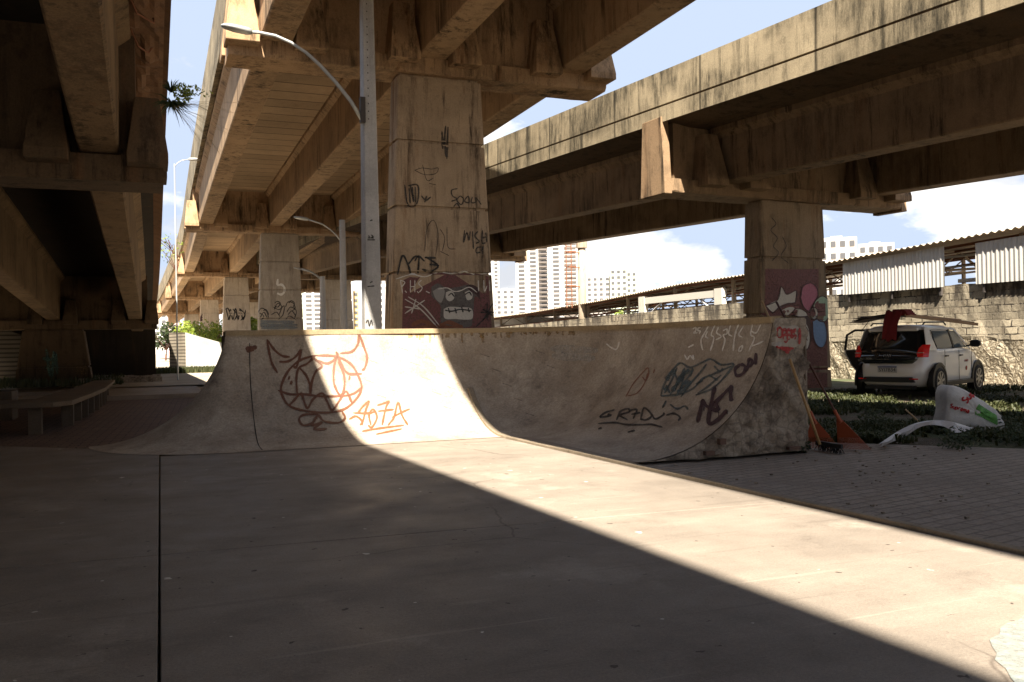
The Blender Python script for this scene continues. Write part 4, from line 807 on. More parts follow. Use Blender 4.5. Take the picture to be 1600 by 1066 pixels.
for j,z in enumerate((-.15,.3,.7,1.1,1.6,2.1,2.5)):
    for i in range(ny+1):
        y=7+i*(60-7)/ny; zz=z if z<2.4 else 2.55-(.0 if y<27 else (y-27)*.013)+.02*mn.noise(Vector((y*2,0,0)))+.02*mn.noise(Vector((y*9,0,0)))
        dx=(.07*mn.noise(Vector((y*3.3,z*4,0)))-.06 if z<1.3 else .02*mn.noise(Vector((y*5,z*5,0)))); w.v.append(Vector(ws(19.6+dx,y,zz)))
nn=ny+1
for j in range(6):
    for i in range(ny): a=j*nn+i; w.f.append((a,a+1,a+nn+1,a+nn))
b0=len(w.v)
for i in range(ny+1): q=w.v[6*nn+i]; w.v.append(Vector((q.x+.22,q.y,q.z)))
for i in range(ny): w.f.append((6*nn+i,6*nn+i+1,b0+i+1,b0+i))
w.build('masonry',M_BLOCK,E,fix=False)
def corr_sheet(x,y0,y1,z0,z1a,z1b,amp=.008,per=.13):
    mb=MB(); n=int((y1-y0)/per*6); vs=[]
    for i in range(n+1):
        y=y0+(y1-y0)*i/n; xx=x+amp*math.sin(2*math.pi*y/per); zt=z1a+(z1b-z1a)*i/n; vs.append(ws(xx,y,zt))
    m=len(vs); z00=ws(0,0,z0)[2]
    mb.add([(a,b,z00) for a,b,c in vs]+vs,[(i,i+1,m+i+1,m+i) for i in range(m-1)]); return mb
for y0,y1,lab in ((17.65,21.4,'white corrugated sheet panel on top of the boundary wall, between pier and dark gap'),(11.0,16.7,'white corrugated sheet panel on the boundary wall at the right edge of the photo')):
    E=empty('fence_panel',ws(19.5,y0,2.5),lab,'fence panel'); corr_sheet(19.5,y0,y1,2.52,3.60 if y0>17 else 3.72,3.48 if y0>17 else 3.56).build('sheet',M_CORR,E,smooth=True,fix=False)
    for yy in (y0+.2,(y0+y1)/2,y1-.2): MB().box(ws(19.53,yy-.03,2.3),ws(19.60,yy+.03,3.45)).build('post',M_DSTEEL,E)
E=empty('shed',ws(24,30,0),'open steel shed with a long rusty corrugated roof beyond the boundary wall','shed')
RZ=[(5,4.15),(15.2,3.80),(21.9,3.55),(26.6,3.56),(31.3,3.50),(38,3.2),(47,2.95),(60,2.8)]
def rz_(y):
    for a,b in zip(RZ[:-1],RZ[1:]):
        if a[0]<=y<=b[0]: return a[1]+(b[1]-a[1])*(y-a[0])/(b[0]-a[0])
    return RZ[-1][1]
rf=MB(); ys=[6+i*.05 for i in range(int(50/.05))]; top=[];bot=[]
for y in ys:
    z=rz_(y); w_=.028*math.sin(2*math.pi*y/.22); xe=19.37 if y<24 else 19.9; top.append(ws(xe,y,z+w_)); bot.append(ws(33,y,z+1.1+w_))
mN=len(top); rf.add(top+bot,[(i,i+1,mN+i+1,mN+i) for i in range(mN-1)]); 
rf.build('roof',M_ROOF,E,fix=False)
for i in range(12):
    y=8+i*4.0; z=rz_(y); m=MB(); m.tube([ws(20.3,y,0),ws(20.3,y,z)],.09,6); m.tube([ws(32,y,0),ws(32,y,z+1)],.1,6); m.tube([ws(20.3,y,z-.55),ws(26,y,z-.2),ws(32,y,z+.4)],.05,6); m.tube([ws(20.3,y,z-.04),ws(32,y,z+.95)],.05,6)
    for q in range(7): m.tube([ws(20.3+q*1.6,y,z-.52+q*.12),ws(21.1+q*1.6,y,z+.0+q*.12),ws(21.9+q*1.6,y,z-.45+q*.12)],.03,5)
    m.build('truss',M_STEEL,E)
m=MB()
for x in (20.3,22.5,25,28,31):
    for dz in (-.12,): m.tube([ws(x,y,rz_(y)+dz+(x-19.5)*.08) for y in range(7,56,4)],.05,6)
for x,dz in ((20.3,-.6),(26,-.75),(32,-.9)): m.tube([ws(x,y,rz_(y)+dz) for y in range(7,56,4)],.045,6)
m.build('purlins',M_RSTEEL,E)
m=MB(); m.box(ws(34,8,0),ws(34.2,56,1.7)); m.build('back_wall',M_BW,E)
m=MB(); m.box(ws(19.9,16.75,2.62),ws(20.0,17.6,2.72)); m.tube([ws(20,16.3,3.35),ws(20.2,19,3.35)],.04,6); m.tube([ws(20,16.3,3.05),ws(20.2,19,3.1)],.03,6); m.build('rail',M_BW,E)
E=empty('steel_portal',ws(20.2,27,0),'white painted steel portal frame standing behind the wall just left of the right pier','steel frame')
m=MB()
for y in (28.5,34.2): m.box(ws(19.95,y-.25,0),ws(20.15,y+.25,3.18))
PW_=flat('white_steel_paint',(.66,.62,.54),.6); m.build('posts',PW_,E); MB().box(ws(19.97,28.2,2.85),ws(20.13,34.4,3.12)).build('beam',PW_,E); m=MB(); m.tube([ws(20.05,33.8,2.3),ws(20.05,32.6,2.9)],.06,6); m.tube([ws(20.05,28.9,2.3),ws(20.05,29.9,2.9)],.06,6); m.build('brace',M_BW,E)
E=empty('warehouse',(30,75,0),'low pale warehouse with grey sheet wall seen over the ramp beside the painted column','building')
m=MB(); m.box((26,62,0),(38,90,3.2)); m.build('wall',M_BW,E); MB().box((25.7,66,1.0),(25.99,78,2.8)).build('sheet_wall',flat('grey_sheet',(.36,.37,.38),.5),E); MB().prism([(25,61,3.2),(39,61,4.0),(39,61,4.1),(25,61,3.3)],(0,30,0)).build('roof',M_ROOF,E)
# mast with caged ladder
mp0=on(912,500,0,19.0); my=46.0
q0=on(903,500,1,my); q1=on(918,500,1,my); mxc=(q0.x+q1.x)/2; mw=abs(q1.x-q0.x)/2*1.0; qt=on(911,378,1,my)
E=empty('steel_mast',(mxc,my,0),'rust-stained pale steel mast with a caged ladder in front of the white towers','mast')
MB().tube([(mxc,my,-.1),(mxc,my,qt.z-.35)],[.26,.22],16).build('mast_tube',M_STEEL,E,smooth=True)
MB().tube([(mxc,my,qt.z-.36),(mxc,my,qt.z+.05)],.32,16).build('top_flange',M_STEEL,E)
l1=on(892,440,1,my).x; l2=on(884,440,1,my).x; m=MB()
for x in (l1,l2): m.tube([(x,my-.1,1.2+2.0),(x,my-.1,qt.z)],.03,5)
zz=3.4
while zz<qt.z: m.tube([(l1,my-.1,zz),(l2,my-.1,zz)],.018,4); zz+=.3
m.build('ladder',M_RSTEEL,E)
for vv in (395,418,448):
    z=on(890,vv,1,my).z; m=MB(); m.tube([(mxc,my-.1,z),(l2,my-.1,z),(l2-.05,my-.6,z),(l1+.05,my-.6,z),(l1+.02,my-.1,z)],.03,5); m.build('cage_hoop',M_RSTEEL,E)
# ================================================================== TOWERS
def tower(label,u0,u1,vt,dist,depth,floors,cols,mw,style,group='far apartment towers',winm=M_WIN,vb=None,skip=None,roofbox=True):
    uc=(u0+u1)/2; rc=ray(uc,540); dc=Vector((rc.x,rc.y,0)).normalized(); s=Vector((dc.y,-dc.x,0))
    def gp(u):
        r=ray(u,540); t=dist/(r.x*dc.x+r.y*dc.y); return CAM+r*t
    a,b=gp(u0),gp(u1); r=ray(uc,vt); top=(CAM+r*(dist/(r.x*dc.x+r.y*dc.y))).z
    wd=(b-a).length; E=empty('apartment_tower',(a.x,a.y,0),label,'building',group); rz=math.atan2(s.y,s.x); E.rotation_euler=(0,0,rz)
    Mx=Matrix.Translation((a.x,a.y,0))@Matrix.Rotation(rz,4,'Z')
    MB().box((0,0,-1),(wd,depth,top),Mx).build('wall',mw,E)
    if roofbox: 
        MB().box((wd*.3,depth*.2,top),(wd*.62,depth*.7,top+wd*.10),Mx).build('roof_room',mw,E)
    fh=top/floors; wins=0; proto=None
    cw=wd/cols
    for f in range(floors-1,0,-1):
        if f*fh< .8: continue
        for c in range(cols):
            if wins>=96: break
            if skip and skip(f,c): continue
            x=cw*(c+.5); z=f*fh+fh*.25
            if proto is None:
                hw=cw*.27 if style!='balcony' else cw*.36; p=MB(); p.box((-hw,-.06*cw-.05,0),(hw,.05,fh*.45))
                me=bpy.data.meshes.new('window'); me.from_pydata(p.v,[],p.f); me.materials.append(winm); proto=me
            o=bpy.data.objects.new('window',proto); S.collection.objects.link(o); o.parent=E; o.location=(x,0,z); wins+=1
    return E,Mx,wd,top,fh
T1=tower('tallest white tower with grey balcony columns, left of the mast',808,880,372,230,22,26,4,M_BW,'w')
E1,Mx1,wd1,top1,fh1=T1
m=MB()
for f in range(1,26): m.box((wd1*.50,-1.4,f*fh1),(wd1*.68,-.1,f*fh1+.35*fh1),Mx1)
o=m.build('balcony_stack',M_BALC,E1)
tower('white tower wing with dark stepped balconies right behind the mast',880,906,370,236,20,26,1,M_BW,'balcony',winm=M_BALC)
tower('narrow white tower showing at the edge of the painted column',762,782,404,300,20,24,2,M_BW,'w')
tower('lower white slab block with rows of small windows between tall tower and painted column',776,806,452,190,16,12,3,M_BW,'w')
tower('pale green and white apartment block right of the mast',955,982,420,220,18,14,3,M_BG,'w')
tower('white apartment block left of the pale green one, beside the mast',918,955,432,222,18,14,4,M_BW,'w')
tower('short green-grey apartment block at the right of the far group',980,997,424,224,16,14,2,M_BG,'w')
tower('cream apartment block above the shed roof beside the right pier',1283,1342,371,150,16,9,4,M_BW,'w')
tower('cream apartment block farther right above the shed roof',1344,1400,380,165,16,9,4,M_BW,'w')
tower('pale green striped tower just right of the column with the figure 5',466,476,452,220,14,14,1,M_BG,'w')
tower('white tower with ladder-like balconies left of the white lamp post',477,503,452,215,14,14,2,M_BW,'balcony')
tower('white tower with a yellow balcony strip between the two grey posts',541,552,400,200,14,18,1,M_BW,'balcony')
tower('yellow ochre tower strip beside the thick concrete post',553,562,455,205,14,10,1,M_BY,'w')
tower('white tower filling the gap left of the painted column',590,612,360,210,14,20,2,M_BW,'w')
tower('pinkish apartment block at the far end of the left gap',262,284,490,260,14,8,3,M_BP,'w')
tower('blue grey block seen between the third and fourth columns',328,346,486,240,14,8,2,M_BB,'w')
tower('white block behind the trees left of the figure 5 column',352,400,500,240,14,6,3,M_BW,'w')
tower('faint white tower seen left of the pinkish block',240,262,470,330,14,9,2,M_BW,'w')

# ================================================================== CAR
def text(name,body,size,M,m,parent,ext=.002):
    cu=bpy.data.curves.new(name,'FONT'); cu.body=body; cu.size=size; cu.extrude=ext; cu.align_x='CENTER'; cu.align_y='CENTER'; o=bpy.data.objects.new(name,cu); S.collection.objects.link(o)
    dg=bpy.context.evaluated_depsgraph_get(); me=bpy.data.meshes.new_from_object(o.evaluated_get(dg)); bpy.data.objects.remove(o)
    mb=MB(); mb.v=[M@v.co for v in me.vertices]; mb.f=[tuple(p.vertices) for p in me.polygons]; return mb.build(name,m,parent,fix=False)
CARR=-67.4; cz=-.035
carE=empty('car',(14.94,14.74,cz),'white hatchback parked on the grass by the wall, rear-left door open, ladder on roof','car',rz=R(CARR))
CM=Matrix.Translation((14.94,14.74,cz))@Matrix.Rotation(R(CARR),4,'Z')
def cb(): return MB()
def cput(mb,name,m,parent=None,**k):
    mb.v=[CM@Vector(v) for v in mb.v]; return mb.build(name,m,parent or carE,**k)
def ring(yr,yf,hw,z,ex=3.7,n=40,exr=None):
    out=[]; yc=(yr+yf)/2; hy=(yf-yr)/2
    for i in range(n):
        t=2*math.pi*(i+.5)/n; c,s_=math.cos(t),math.sin(t); out.append(Vector((hw*math.copysign(abs(c)**(2/ex),c),yc+hy*math.copysign(abs(s_)**(2/ex),s_),z)))
    return out
b=cb(); b.loft([ring(-.50,2.86,.74,.20),ring(-.58,2.94,.79,.26),ring(-.63,2.98,.81,.36),ring(-.645,2.99,.815,.48),ring(-.635,2.97,.82,.60),ring(-.60,2.93,.82,.72),ring(-.56,2.80,.805,.84),ring(-.53,2.55,.785,.93),ring(-.50,2.20,.745,.975),ring(-.45,2.0,.70,.985)]); cput(b,'body',M_CAR,smooth=True)
b=cb(); b.loft([ring(-.49,2.12,.725,.965,5),ring(-.44,1.92,.70,1.08,5),ring(-.36,1.66,.665,1.24,5),ring(-.28,1.42,.625,1.385,5),ring(-.22,1.30,.60,1.43,4.5)]); gh=cput(b,'window_band',M_GLASS,smooth=True)
b=cb(); b.loft([ring(-.34,1.40,.638,1.385,5),ring(-.36,1.38,.625,1.43,4.5),ring(-.28,1.28,.57,1.475,4),ring(-.1,1.05,.42,1.50,3.5)]); cput(b,'roof',M_CAR,smooth=True)
def sx(z): # half width of the glasshouse at height z
    return .725+(z-.965)*(.625-.725)/(.42)
def quad(mb,side,pts,o=.006,th=.012):   # pts (y,z) on the side of the glasshouse
    a=[Vector((side*(sx(z)+o),y,z)) for y,z in pts]; mb.prism(a,(side*th,0,0))
for sd_ in (1,-1):
    b=cb(); quad(b,sd_,[(-.46,.95),(.10,.95),(.03,1.12),(-.06,1.30),(-.02,1.40),(-.30,1.40)],.0,.014); cput(b,'rear_pillar',M_CAR)
    b=cb(); quad(b,sd_,[(1.06,.97),(1.12,.97),(1.06,1.40),(.99,1.40)],.002,.012); cput(b,'door_pillar',M_BLACK)
    b=cb(); quad(b,sd_,[(1.98,.97),(2.06,.97),(1.38,1.42),(1.30,1.40)],.0,.016); cput(b,'windscreen_pillar',M_CAR)
    b=cb(); quad(b,sd_,[(-.3,1.385),(1.36,1.385),(1.28,1.44),(-.25,1.44)],-.012,.024); cput(b,'roof_edge',M_CAR)
    b=cb(); quad(b,sd_,[(.16,1.0),(1.02,1.0),(.97,1.36),(.10,1.36),(.08,1.20)],.004,.004); cput(b,'rear_door_window',M_SGLASS)
    b=cb(); quad(b,sd_,[(1.15,1.0),(1.86,1.0),(1.36,1.36),(1.09,1.36)],.004,.004); cput(b,'front_door_window',M_SGLASS)
    b=cb(); b.tube([(sd_*.55,-.15,1.50),(sd_*.55,-.05,1.545),(sd_*.55,1.0,1.555),(sd_*.55,1.12,1.49)],.016,8); cput(b,'roof_rail',M_BLACK,smooth=True)
    b=cb(); b.tube([(sd_*.72,1.86,1.02),(sd_*.86,1.88,1.05)],.022,6); b.loft([[Vector((sd_*.92,1.86,1.08))+Vector((x*.11*k,yq*.0,zq*.075*k)) + Vector((0,yy,0)) for x,yq,zq in ((-1,0,-.7),(-.6,0,-1),(.6,0,-1),(1,0,-.6),(1,0,.5),(.6,0,1),(-.6,0,1),(-1,0,.7))] for yy,k in ((-.05,.95),(.0,1.0),(.07,.6))]); cput(b,'wing_mirror',M_BLACK,smooth=False)
    # door seams and handles
    b=cb()
    for yy in (.30,1.12): b.box((sd_*.817,yy-.006,.30),(sd_*.8225,yy+.006,.95))
    b.box((sd_*.818,.3,.293),(sd_*.8225,1.95,.305)); b.box((sd_*.812,1.90,.30),(sd_*.8195,1.912,.93)); cput(b,'door_seam',M_BLACK)
    for yy in (.42,1.26): b=cb(); b.box((sd_*.80,yy-.07,.815),(sd_*.838,yy+.07,.845)); cput(b,'door_handle',M_BLACK,bevel=.006)
    b=cb(); b.box((sd_*.79,.38,.20),(sd_*.832,1.92,.285)); cput(b,'sill_cladding',M_BLACK,bevel=.01)
    for wy in (0,2.3):
        # arch cladding ring, tyre and rim
        b=cb(); rg=[]
        for i in range(21):
            a=math.pi*(-.08+1.16*i/20); c_,s_=math.cos(a),math.sin(a)
            rg.append([Vector((sd_*xx,wy+rad*c_,.30+rad*s_)) for xx,rad in ((.79,.33),(.836,.335),(.83,.40),(.79,.40))])
        b.loft(rg); cput(b,'arch_cladding',M_BLACK)
        b=cb(); b.tube([(sd_*.70,wy,.30),(sd_*.826,wy,.30)],.335,28); cput(b,'wheel_well',M_BLACK)
        wb=cb(); pr_=[(.63,.20),(.64,.28),(.67,.30),(.79,.30),(.825,.288),(.832,.25),(.829,.215)]
        wb.loft([[Vector((sd_*xx,wy+rad*math.cos(a),.30+rad*math.sin(a))) for xx,rad in pr_] for a in [2*math.pi*i/28 for i in range(29)]],cap=False,closed=False)
        wb.v=[v+Vector((sd_*.012,0,0)) for v in wb.v]; tw=cput(wb,'wheel',M_TYRE,smooth=True)
        rb=cb(); rb.tube([(sd_*.80,wy,.30),(sd_*.838,wy,.30)],.055,12)
        for k in range(8):
            a=2*math.pi*k/8+.2; dv=Vector((0,math.cos(a),math.sin(a))); pv=Vector((0,-math.sin(a),math.cos(a))); c0_=Vector((sd_*.83,wy,.30))
            rb.prism([c0_+dv*.04+pv*.022,c0_+dv*.21+pv*.030,c0_+dv*.21-pv*.030+pv*.012,c0_+dv*.04-pv*.022],(sd_*.012,0,0))
        rg=[[Vector((sd_*xx,wy+rad*math.cos(a),.30+rad*math.sin(a))) for xx,rad in ((.80,.19),(.844,.20),(.846,.218),(.80,.218))] for a in [2*math.pi*i/24 for i in range(25)]]; rb.loft(rg,cap=False); cput(rb,'rim',M_RIM,parent=tw)
# rear: dark hatch, lamps, bumper insert, plate, lettering
b=cb(); b.loft([[Vector((x*w,y,z)) for x,y in ((-1,y0+.05),(-.92,y0),(.92,y0),(1,y0+.05))] for z,w,y0 in ((.69,.50,-.662),(.76,.60,-.655),(.93,.63,-.575),(.99,.62,-.53),(1.20,.575,-.425),(1.36,.53,-.345))],cap=False,closed=False); cput(b,'tailgate_glass',M_GLASS,smooth=True,fix=False)
b=cb(); b.box((-.52,-.375,1.365),(.52,-.28,1.425)); cput(b,'spoiler',M_CAR,bevel=.02)
for sd_ in (1,-1):
    b=cb(); b.loft([[Vector((sd_*x,y,z)) for x,y in ((xi,-.60+dy),(.70,-.575+dy),(.778,-.46+dy),(.735,-.38+dy))] for z,dy,xi in ((.82,-.01,.60),(.90,.015,.57),(1.0,.055,.60),(1.08,.11,.66))]); 
    q=cput(b,'tail_lamp',M_RED,bevel=.01)
    bb=cb(); bb.box((.60 if sd_>0 else -.72,-.600,.905),(.72 if sd_>0 else -.60,-.56,.925)); cput(bb,'lamp_strip',flat('pale_lamp_strip',(.5,.3,.28),.3),parent=q)
    b=cb(); b.box((min(sd_*.45,sd_*.62),-.662,.36),(max(sd_*.45,sd_*.62),-.64,.385)); cput(b,'reflector',M_RED)
b=cb(); b.prism([(-.56,-.60,.30),(.56,-.60,.30),(.50,-.60,.41),(-.50,-.60,.41)],(0,-.062,0)); cput(b,'bumper_insert',M_BLACK,bevel=.008)
b=cb(); b.box((-.5,-.61,.155),(.5,-.4,.225)); b.box((-.25,.2,.15),(.3,1.4,.24)); cput(b,'underbody',M_BLACK)
b=cb(); b.box((-.20,-.668,.505),(.20,-.652,.635)); pt=cput(b,'number_plate',flat('grey_plate',(.42,.42,.42),.5),bevel=.004)
b=cb(); b.box((-.20,-.670,.61),(.20,-.6685,.634)); cput(b,'plate_band',flat('plate_blue',(.03,.05,.16),.5),parent=pt)
RX90=Matrix.Rotation(R(90),4,'X')
text('plate_number','SYI7B34',.105,CM@Matrix.Translation((0,-.671,.558))@RX90,M_BLACK,pt)
text('badge','FIAT',.085,CM@Matrix.Translation((0,-.640,.855))@RX90,M_RIM,carE); text('badge','MOBI',.05,CM@Matrix.Translation((-.40,-.640,.80))@RX90,M_RIM,carE)
RZ90=Matrix.Rotation(R(90),4,'Z')
text('door_lettering','CAMPO',.07,CM@Matrix.Translation((.824,1.55,.70))@RZ90@RX90,P_RED,carE)
b=cb(); b.tube([(.8215,1.55,.54),(.8245,1.55,.54)],.05,14); cput(b,'door_emblem',P_RED)
# open rear-left door
hx,hy=-.82,1.10; da=R(118)
DM=CM@Matrix.Translation((hx,hy,0))@Matrix.Rotation(-math.pi-R(78),4,'Z')  # local -y is away from the hinge when shut
def dput(mb,name,m,parent,**k): mb.v=[DM@Vector(v) for v in mb.v]; return mb.build(name,m,parent,**k)
pts=[(0,.30),(0,.95),(.0,1.02),(.06,1.41),(.62,1.42),(.80,1.30),(.86,1.0),(.86,.86),(.72,.60),(.52,.36),(.42,.30)]
inn=[(.07,1.0),(.11,1.35),(.60,1.36),(.74,1.27),(.80,1.0)]
b=MB(); b.prism([(0,y,z) for y,z in [(0,.30),(0,.97),(.86,.97),(.86,.86),(.72,.60),(.52,.36),(.42,.30)]],(.055,0,0)); dr=dput(b,'rear_door',M_CAR,carE,bevel=.012); dr['label']='open rear left door'
b=MB(); b.prism([(0,y,z) for y,z in [(.04,.34),(.04,.95),(.82,.95),(.82,.88),(.69,.62),(.50,.39),(.42,.34)]],(-.03,0,0)); dput(b,'door_trim',M_BLACK,dr)
b=MB(); b.tube([(.025,.02,.96),(.025,.07,1.41),(.025,.62,1.42),(.025,.80,1.31),(.025,.85,.96)],.03,6); dput(b,'window_frame',M_BLACK,dr)
gm_,gn,gl,gb=mat('clear_door_glass'); gb.inputs['Transmission Weight'].default_value=1; gb.inputs['Roughness'].default_value=0; gb.inputs['IOR'].default_value=1.05
b=MB(); b.prism([(.022,y,z) for y,z in [(.05,.97),(.09,1.39),(.61,1.40),(.78,1.29),(.83,.97)]],(.004,0,0)); dput(b,'window',gm_,dr)
b=MB(); b.box((-.05,.3,.70),(-.03,.55,.74)); dput(b,'pull_handle',M_RIM,dr)
# roof load
ld=empty('ladder',tuple(CM@Vector((.1,1,1.6))),'wooden ladder lying on the car roof, sticking out over the bonnet','ladder')
L0=Vector((.0,-.15,1.70)); L1=Vector((.62,2.35,1.52)); dl=(L1-L0).normalized(); sl_=Vector((dl.y,-dl.x,0)).normalized()
for sg in (-1,1):
    b=MB(); a=L0+sl_*.2*sg+Vector((0,0,-.03*sg)); c=L1+sl_*.2*sg+Vector((0,0,-.05*sg)); b.prism([CM@p for p in (a,a+Vector((0,0,.06)),c+Vector((0,0,.06)),c)],(CM.to_3x3()@(sl_*.03))); b.build('rail',flat('ladder_wood',(.36,.22,.12),.7),ld)
for i in range(9):
    p=L0+(L1-L0)*(i+.5)/9+Vector((0,0,.04)); MB().tube([CM@(p-sl_*.2+Vector((0,0,.03))),CM@(p+sl_*.22-Vector((0,0,.03)))],.02,6).build('rung',flat('rung_wood',(.5,.38,.26),.7),ld)
bd=empty('sheet_bundle',tuple(CM@Vector((-.4,0,1.55))),'stack of dark bent sheets across the left side of the car roof','sheets')
for k in range(4):
    b=MB(); o=k*.028; b.loft([[CM@Vector((x,y,1.585+o+.05*math.sin((x+.95)*2.2)+.012*math.sin(x*9+k))) for y in (-.28+k*.03,.30)]+[CM@Vector((x,y,1.60+o+.05*math.sin((x+.95)*2.2)+.012*math.sin(x*9+k))) for y in (.30,-.28+k*.03)] for x in [-.98+k*.05+i*.1 for i in range(11)]]); b.build('sheet',flat('dark_sheet',(.05,.04,.035) if k%2 else (.16,.13,.11),.8),bd)
for sg in (-.75,-.1): MB().box(tuple(Vector((0,0,0))),(0.01,.01,.01)) if False else None
b=MB(); b.tube([CM@Vector((-.55,-.25,1.60)),CM@Vector((-.62,-.42,1.42))],.008,5); b.build('strap',M_BLACK,bd)
rc=empty('cloth',tuple(CM@Vector((.0,-.3,1.6))),'dark red warning cloth hanging from the roof load over the rear window','cloth')
b=MB(); nx,nz=8,9
for j in range(nz+1):
    for i in range(nx+1):
        u_=i/nx-.5; v_=j/nz; b.v.append(CM@Vector((.02+u_*(.34-.05*v_)-.06*v_,-.30-.12*min(1,v_*2.5)-.03*v_+.02*math.sin(i*1.9+j*.5),1.80-.62*v_+.03*math.sin(i*1.3))))
for j in range(nz):
    for i in range(nx): a=j*(nx+1)+i; b.f.append((a,a+1,a+nx+2,a+nx+1))
o=b.build('fabric',M_CLOTH,rc,smooth=True,fix=False); so=o.modifiers.new('solid','SOLIDIFY'); so.thickness=.01
b=MB()
for j in range(4):
    b.box((-.16+j*.02,-.20+j*.03,1.70+j*.035),(.26-j*.03,.28,1.735+j*.035)) 
b.v=[CM@v for v in b.v]; b.build('folded_cloth',M_CLOTH,rc,bevel=.01)


# ================================================================== TOOLS, SACK, SHEETING
def rake(label,apex,bl,br_,top,hm,grp='tools leaning on the ramp end'):
    A=apex;E=empty('rake',tuple((bl+br_)/2),label,'rake',grp)
    n=24; m=MB(); solid=.62
    th_=(br_-bl).cross(A-bl).normalized()*.006
    w0=(br_-bl).normalized()*.02
    a0,a1=A-w0,A+w0; s0=a0+(bl-a0)*solid; s1=a1+(br_-a1)*solid
    m.prism([a0,s0,s1,a1],th_)
    m.build('fan',M_ORANGE,E)
    m=MB()
    for i in range(n):
        t0=(i+.15)/n; t1=(i+.75)/n; p0=s0+(s1-s0)*t0; p1=s0+(s1-s0)*t1; q0=bl+(br_-bl)*t0; q1=bl+(br_-bl)*(t0*.4+t1*.6); m.prism([p0,q0,q1,p1],th_)
    m.build('tines',M_ORANGE,E); MB().tube([A+(A-top)*.04,A,top],.0135,8).build('handle',hm,E,smooth=True)
    MB().tube([A-(top-A).normalized()*.06,A+(top-A).normalized()*.09],.02,8).build('socket',M_ORANGE,E)
g2=lambda u,v: on(u,v,2,-.02)
b1l,b1r=g2(1253,700),g2(1314,701); ap1=on(1271,655,1,(b1l.y+b1r.y)/2+.02)
rake('orange plastic fan rake with pale wooden handle, half hidden behind the broom',ap1,b1l,b1r,on(1190,470,0,6.66),M_WOOD)
b2l,b2r=g2(1309,701),g2(1363,703); ap2=on(1310,653,1,(b2l.y+b2r.y)/2+.03)
rake('orange plastic fan rake with dark red-brown handle, right of the broom',ap2,b2l,b2r,on(1213,472,0,6.70),M_DWOOD)
E=empty('broom',tuple(g2(1292,706)),'broom with a pale wooden handle and black head leaning on the rough ramp end','broom','tools leaning on the ramp end')
t0=on(1234,561,1,7.70); t1=on(1281,695,1,7.5); MB().tube([t0,t1],.0155,8).build('handle',M_WOOD,E,smooth=True)
h0,h1=g2(1279,703),g2(1313,709); dh=(h1-h0).normalized(); sh=Vector((-dh.y,dh.x,0))
m=MB(); m.loft([[h0+dh*t+sh*(s_*w)+Vector((0,0,z)) for s_,z in ((-1,.055),(1,.055),(.8,.10),(-.8,.10))] for t,w in ((-.03,.02),(.02,.035),((h1-h0).length,.03),((h1-h0).length+.03,.015))]); m.build('head',M_BLACK,E)
m=MB()
for i in range(90):
    t=random.random(); s_=random.uniform(-1,1); p=h0+(h1-h0)*t+sh*s_*.028; m.tube([p+Vector((0,0,.06)),p+dh*random.uniform(-.03,.05)+sh*s_*.03],.003,3)
m.build('bristles',M_BRISTLE,E)
# white sack, slumped
E=empty('sack',tuple(g2(1520,668)),'white woven sack with red lettering and a green patch lying in the grass','sack')
outl=[(1472,664),(1476,640),(1476,615),(1484,603),(1500,606),(1520,617),(1540,630),(1556,642),(1566,658),(1568,672),(1545,676),(1510,672)]
c0_=g2(1520,670); 
def sp_(u,v,dz=0):
    r=ray(u,v); k_=(c0_.y+.06*(u-1520)/45*-1)/r.y; return CAM+r*k_
n_=len(outl)*4; ol=smooth_line(outl+[outl[0]],4)[:-1]; cen=Vector((1520,645,0)); m=MB(); rings=[]
for t in (1.0,.96,.85,.65,.4,.15):
    rings.append([ (lambda q: q+Vector((-.25,-.97,0))*(.10*math.sqrt(1-t**2)+.05*abs(mn.noise(Vector((q.x*6,q.z*11,0))))+.02*mn.noise(Vector((q.x*22,q.z*18,3)))) )(sp_(cen.x+(p.x-cen.x)*t,cen.y+(p.y-cen.y)*t)) for p in ol])
m.loft(rings,cap=False); k0=len(m.v); m.f.append(tuple(range(len(rings[0])*5,len(rings[0])*6)))
bk=[v+Vector((.10,.25,0)) for v in rings[0]]; m.v+=bk; nb=len(ol)
for i in range(nb): m.f.append((i,k0+i,k0+(i+1)%nb,(i+1)%nb))
m.f.append(tuple(range(k0,k0+nb)))
sk=m.build('woven_bag',concrete('white_sackcloth',(.66,.64,.61),(.3,.27,.24),.5,.5,.5,warp=1,big=2),E,smooth=True); TS=bvh(m)
P_RT=flat('sack_red_print',(.42,.02,.02),.7)
cols_=MB()
for (u0,v0,u1,v1) in ((1533,629,1520,652),):
    pass
gp=[]
for k_ in range(13):
    t=k_/12; gp.append([(1530+t*25,630+t*16+2),(1524+t*33,648+t*16)])
paint('green_print',gp,4.0,paintm('green_print',(.10,.33,.05),.15),sk,TS,.006)
SU=lambda ox,oy,sc,an,st: [[(ox+(x*math.cos(an)-y*math.sin(an))*sc,oy+(x*math.sin(an)+y*math.cos(an))*sc) for x,y in s_] for s_ in st]
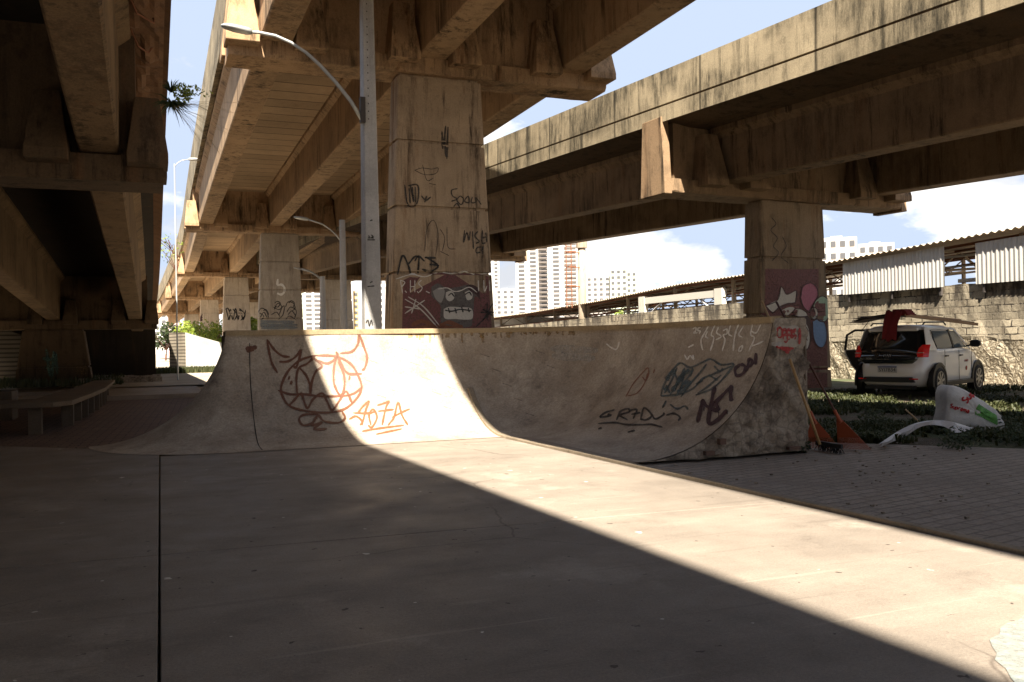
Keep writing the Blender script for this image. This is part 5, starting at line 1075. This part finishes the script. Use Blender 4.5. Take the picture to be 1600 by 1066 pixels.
def word(wd):
    A={'S':[[(4,0),(1,0),(0,2),(2,4),(4,5),(4,7),(2,8),(0,8)]],'u':[[(0,3),(0,7),(2,8),(4,7),(4,3)],[(4,7),(4,8)]],'p':[[(0,3),(0,11)],[(0,4),(3,3),(4,5),(3,8),(0,8)]],'r':[[(0,3),(0,8)],[(0,5),(2,3),(4,3)]],'e':[[(0,6),(4,6),(3,3),(1,3),(0,5),(1,8),(4,8)]],'m':[[(0,3),(0,8)],[(0,4),(2,3),(3,4),(3,8)],[(3,4),(5,3),(6,4),(6,8)]],'a':[[(0,4),(3,3),(4,4),(4,8)],[(4,6),(1,5),(0,7),(2,8),(4,7)]]}
    out=[];x=0
    for ch in wd: out+=[[(x+a,b_) for a,b_ in s_] for s_ in A[ch]]; x+=8 if ch=='m' else 5.8
    return out
paint('sack_lettering',SU(1486,631,.72,R(17),word('Suprema')),1.7,P_RT,sk,TS,.010,sub=3)
paint('sack_lettering',SU(1502,624,1.25,R(-50),word('Sup')),2.6,P_RT,sk,TS,.010,sub=3)
E=empty('plastic_sheet',tuple(g2(1430,680)),'crumpled white plastic sheeting trailing through the weeds beside the sack','plastic sheet')
top_=[(1373,694),(1392,681),(1412,669),(1432,661),(1455,657),(1480,658),(1505,664),(1520,670)]; bot_=[(1376,698),(1396,690),(1418,680),(1436,668),(1456,664),(1476,667),(1492,676),(1512,673)]
m=MB(); rs=[]
for i,(a,b_) in enumerate(zip(smooth_line(top_,4),smooth_line(bot_,4))):
    gb_=g2(a.x,max(a.y+12,688)); yy=gb_.y+.1; p=on(a.x,a.y,1,yy+.05); q=on(b_.x,b_.y,1,yy-.06); md=(p+q)/2+Vector((0,-.05-.03*math.sin(i),.03)); rs.append([p,md,q])
m.loft(rs,cap=False,closed=False); o=m.build('sheeting',flat('white_plastic',(.55,.52,.50),.35),E,fix=False); so=o.modifiers.new('solid','SOLIDIFY'); so.thickness=.004
# broad-leaved weeds
for (u,v,r_,h_,lab) in ((1362,655,.17,.30,'round clump of broad-leaved weeds in the dark grass'),(1592,690,.26,.22,'low leafy weed clump at the right edge of the paving'),(1500,700,.20,.14,'low leafy weeds in front of the white sack'),(1250,706,.10,.10,'small green weeds at the foot of the ramp end')):
    q=g2(u,v+ (18 if u==1362 else 0)); E=empty('weed_clump',tuple(q),lab,'weeds'); m=MB(); leaves(m,(q.x,q.y,h_*.5),r_,260,.026,(1.3,1,.8)); m.build('foliage',M_DLEAF if u!=1362 else M_GRASS,E,fix=False)
for i,(u,v) in enumerate(((1412,655),(1425,640))):
    pass
m=MB(); a=on(1415,641,1,9.6); 
E=empty('plank',tuple(g2(1430,655)),'thin weathered stick leaning in the weeds left of the sack','stick'); MB().tube([on(1415,640,1,10.0),on(1440,663,1,9.6)],.012,5).build('stick',M_WOOD,E)
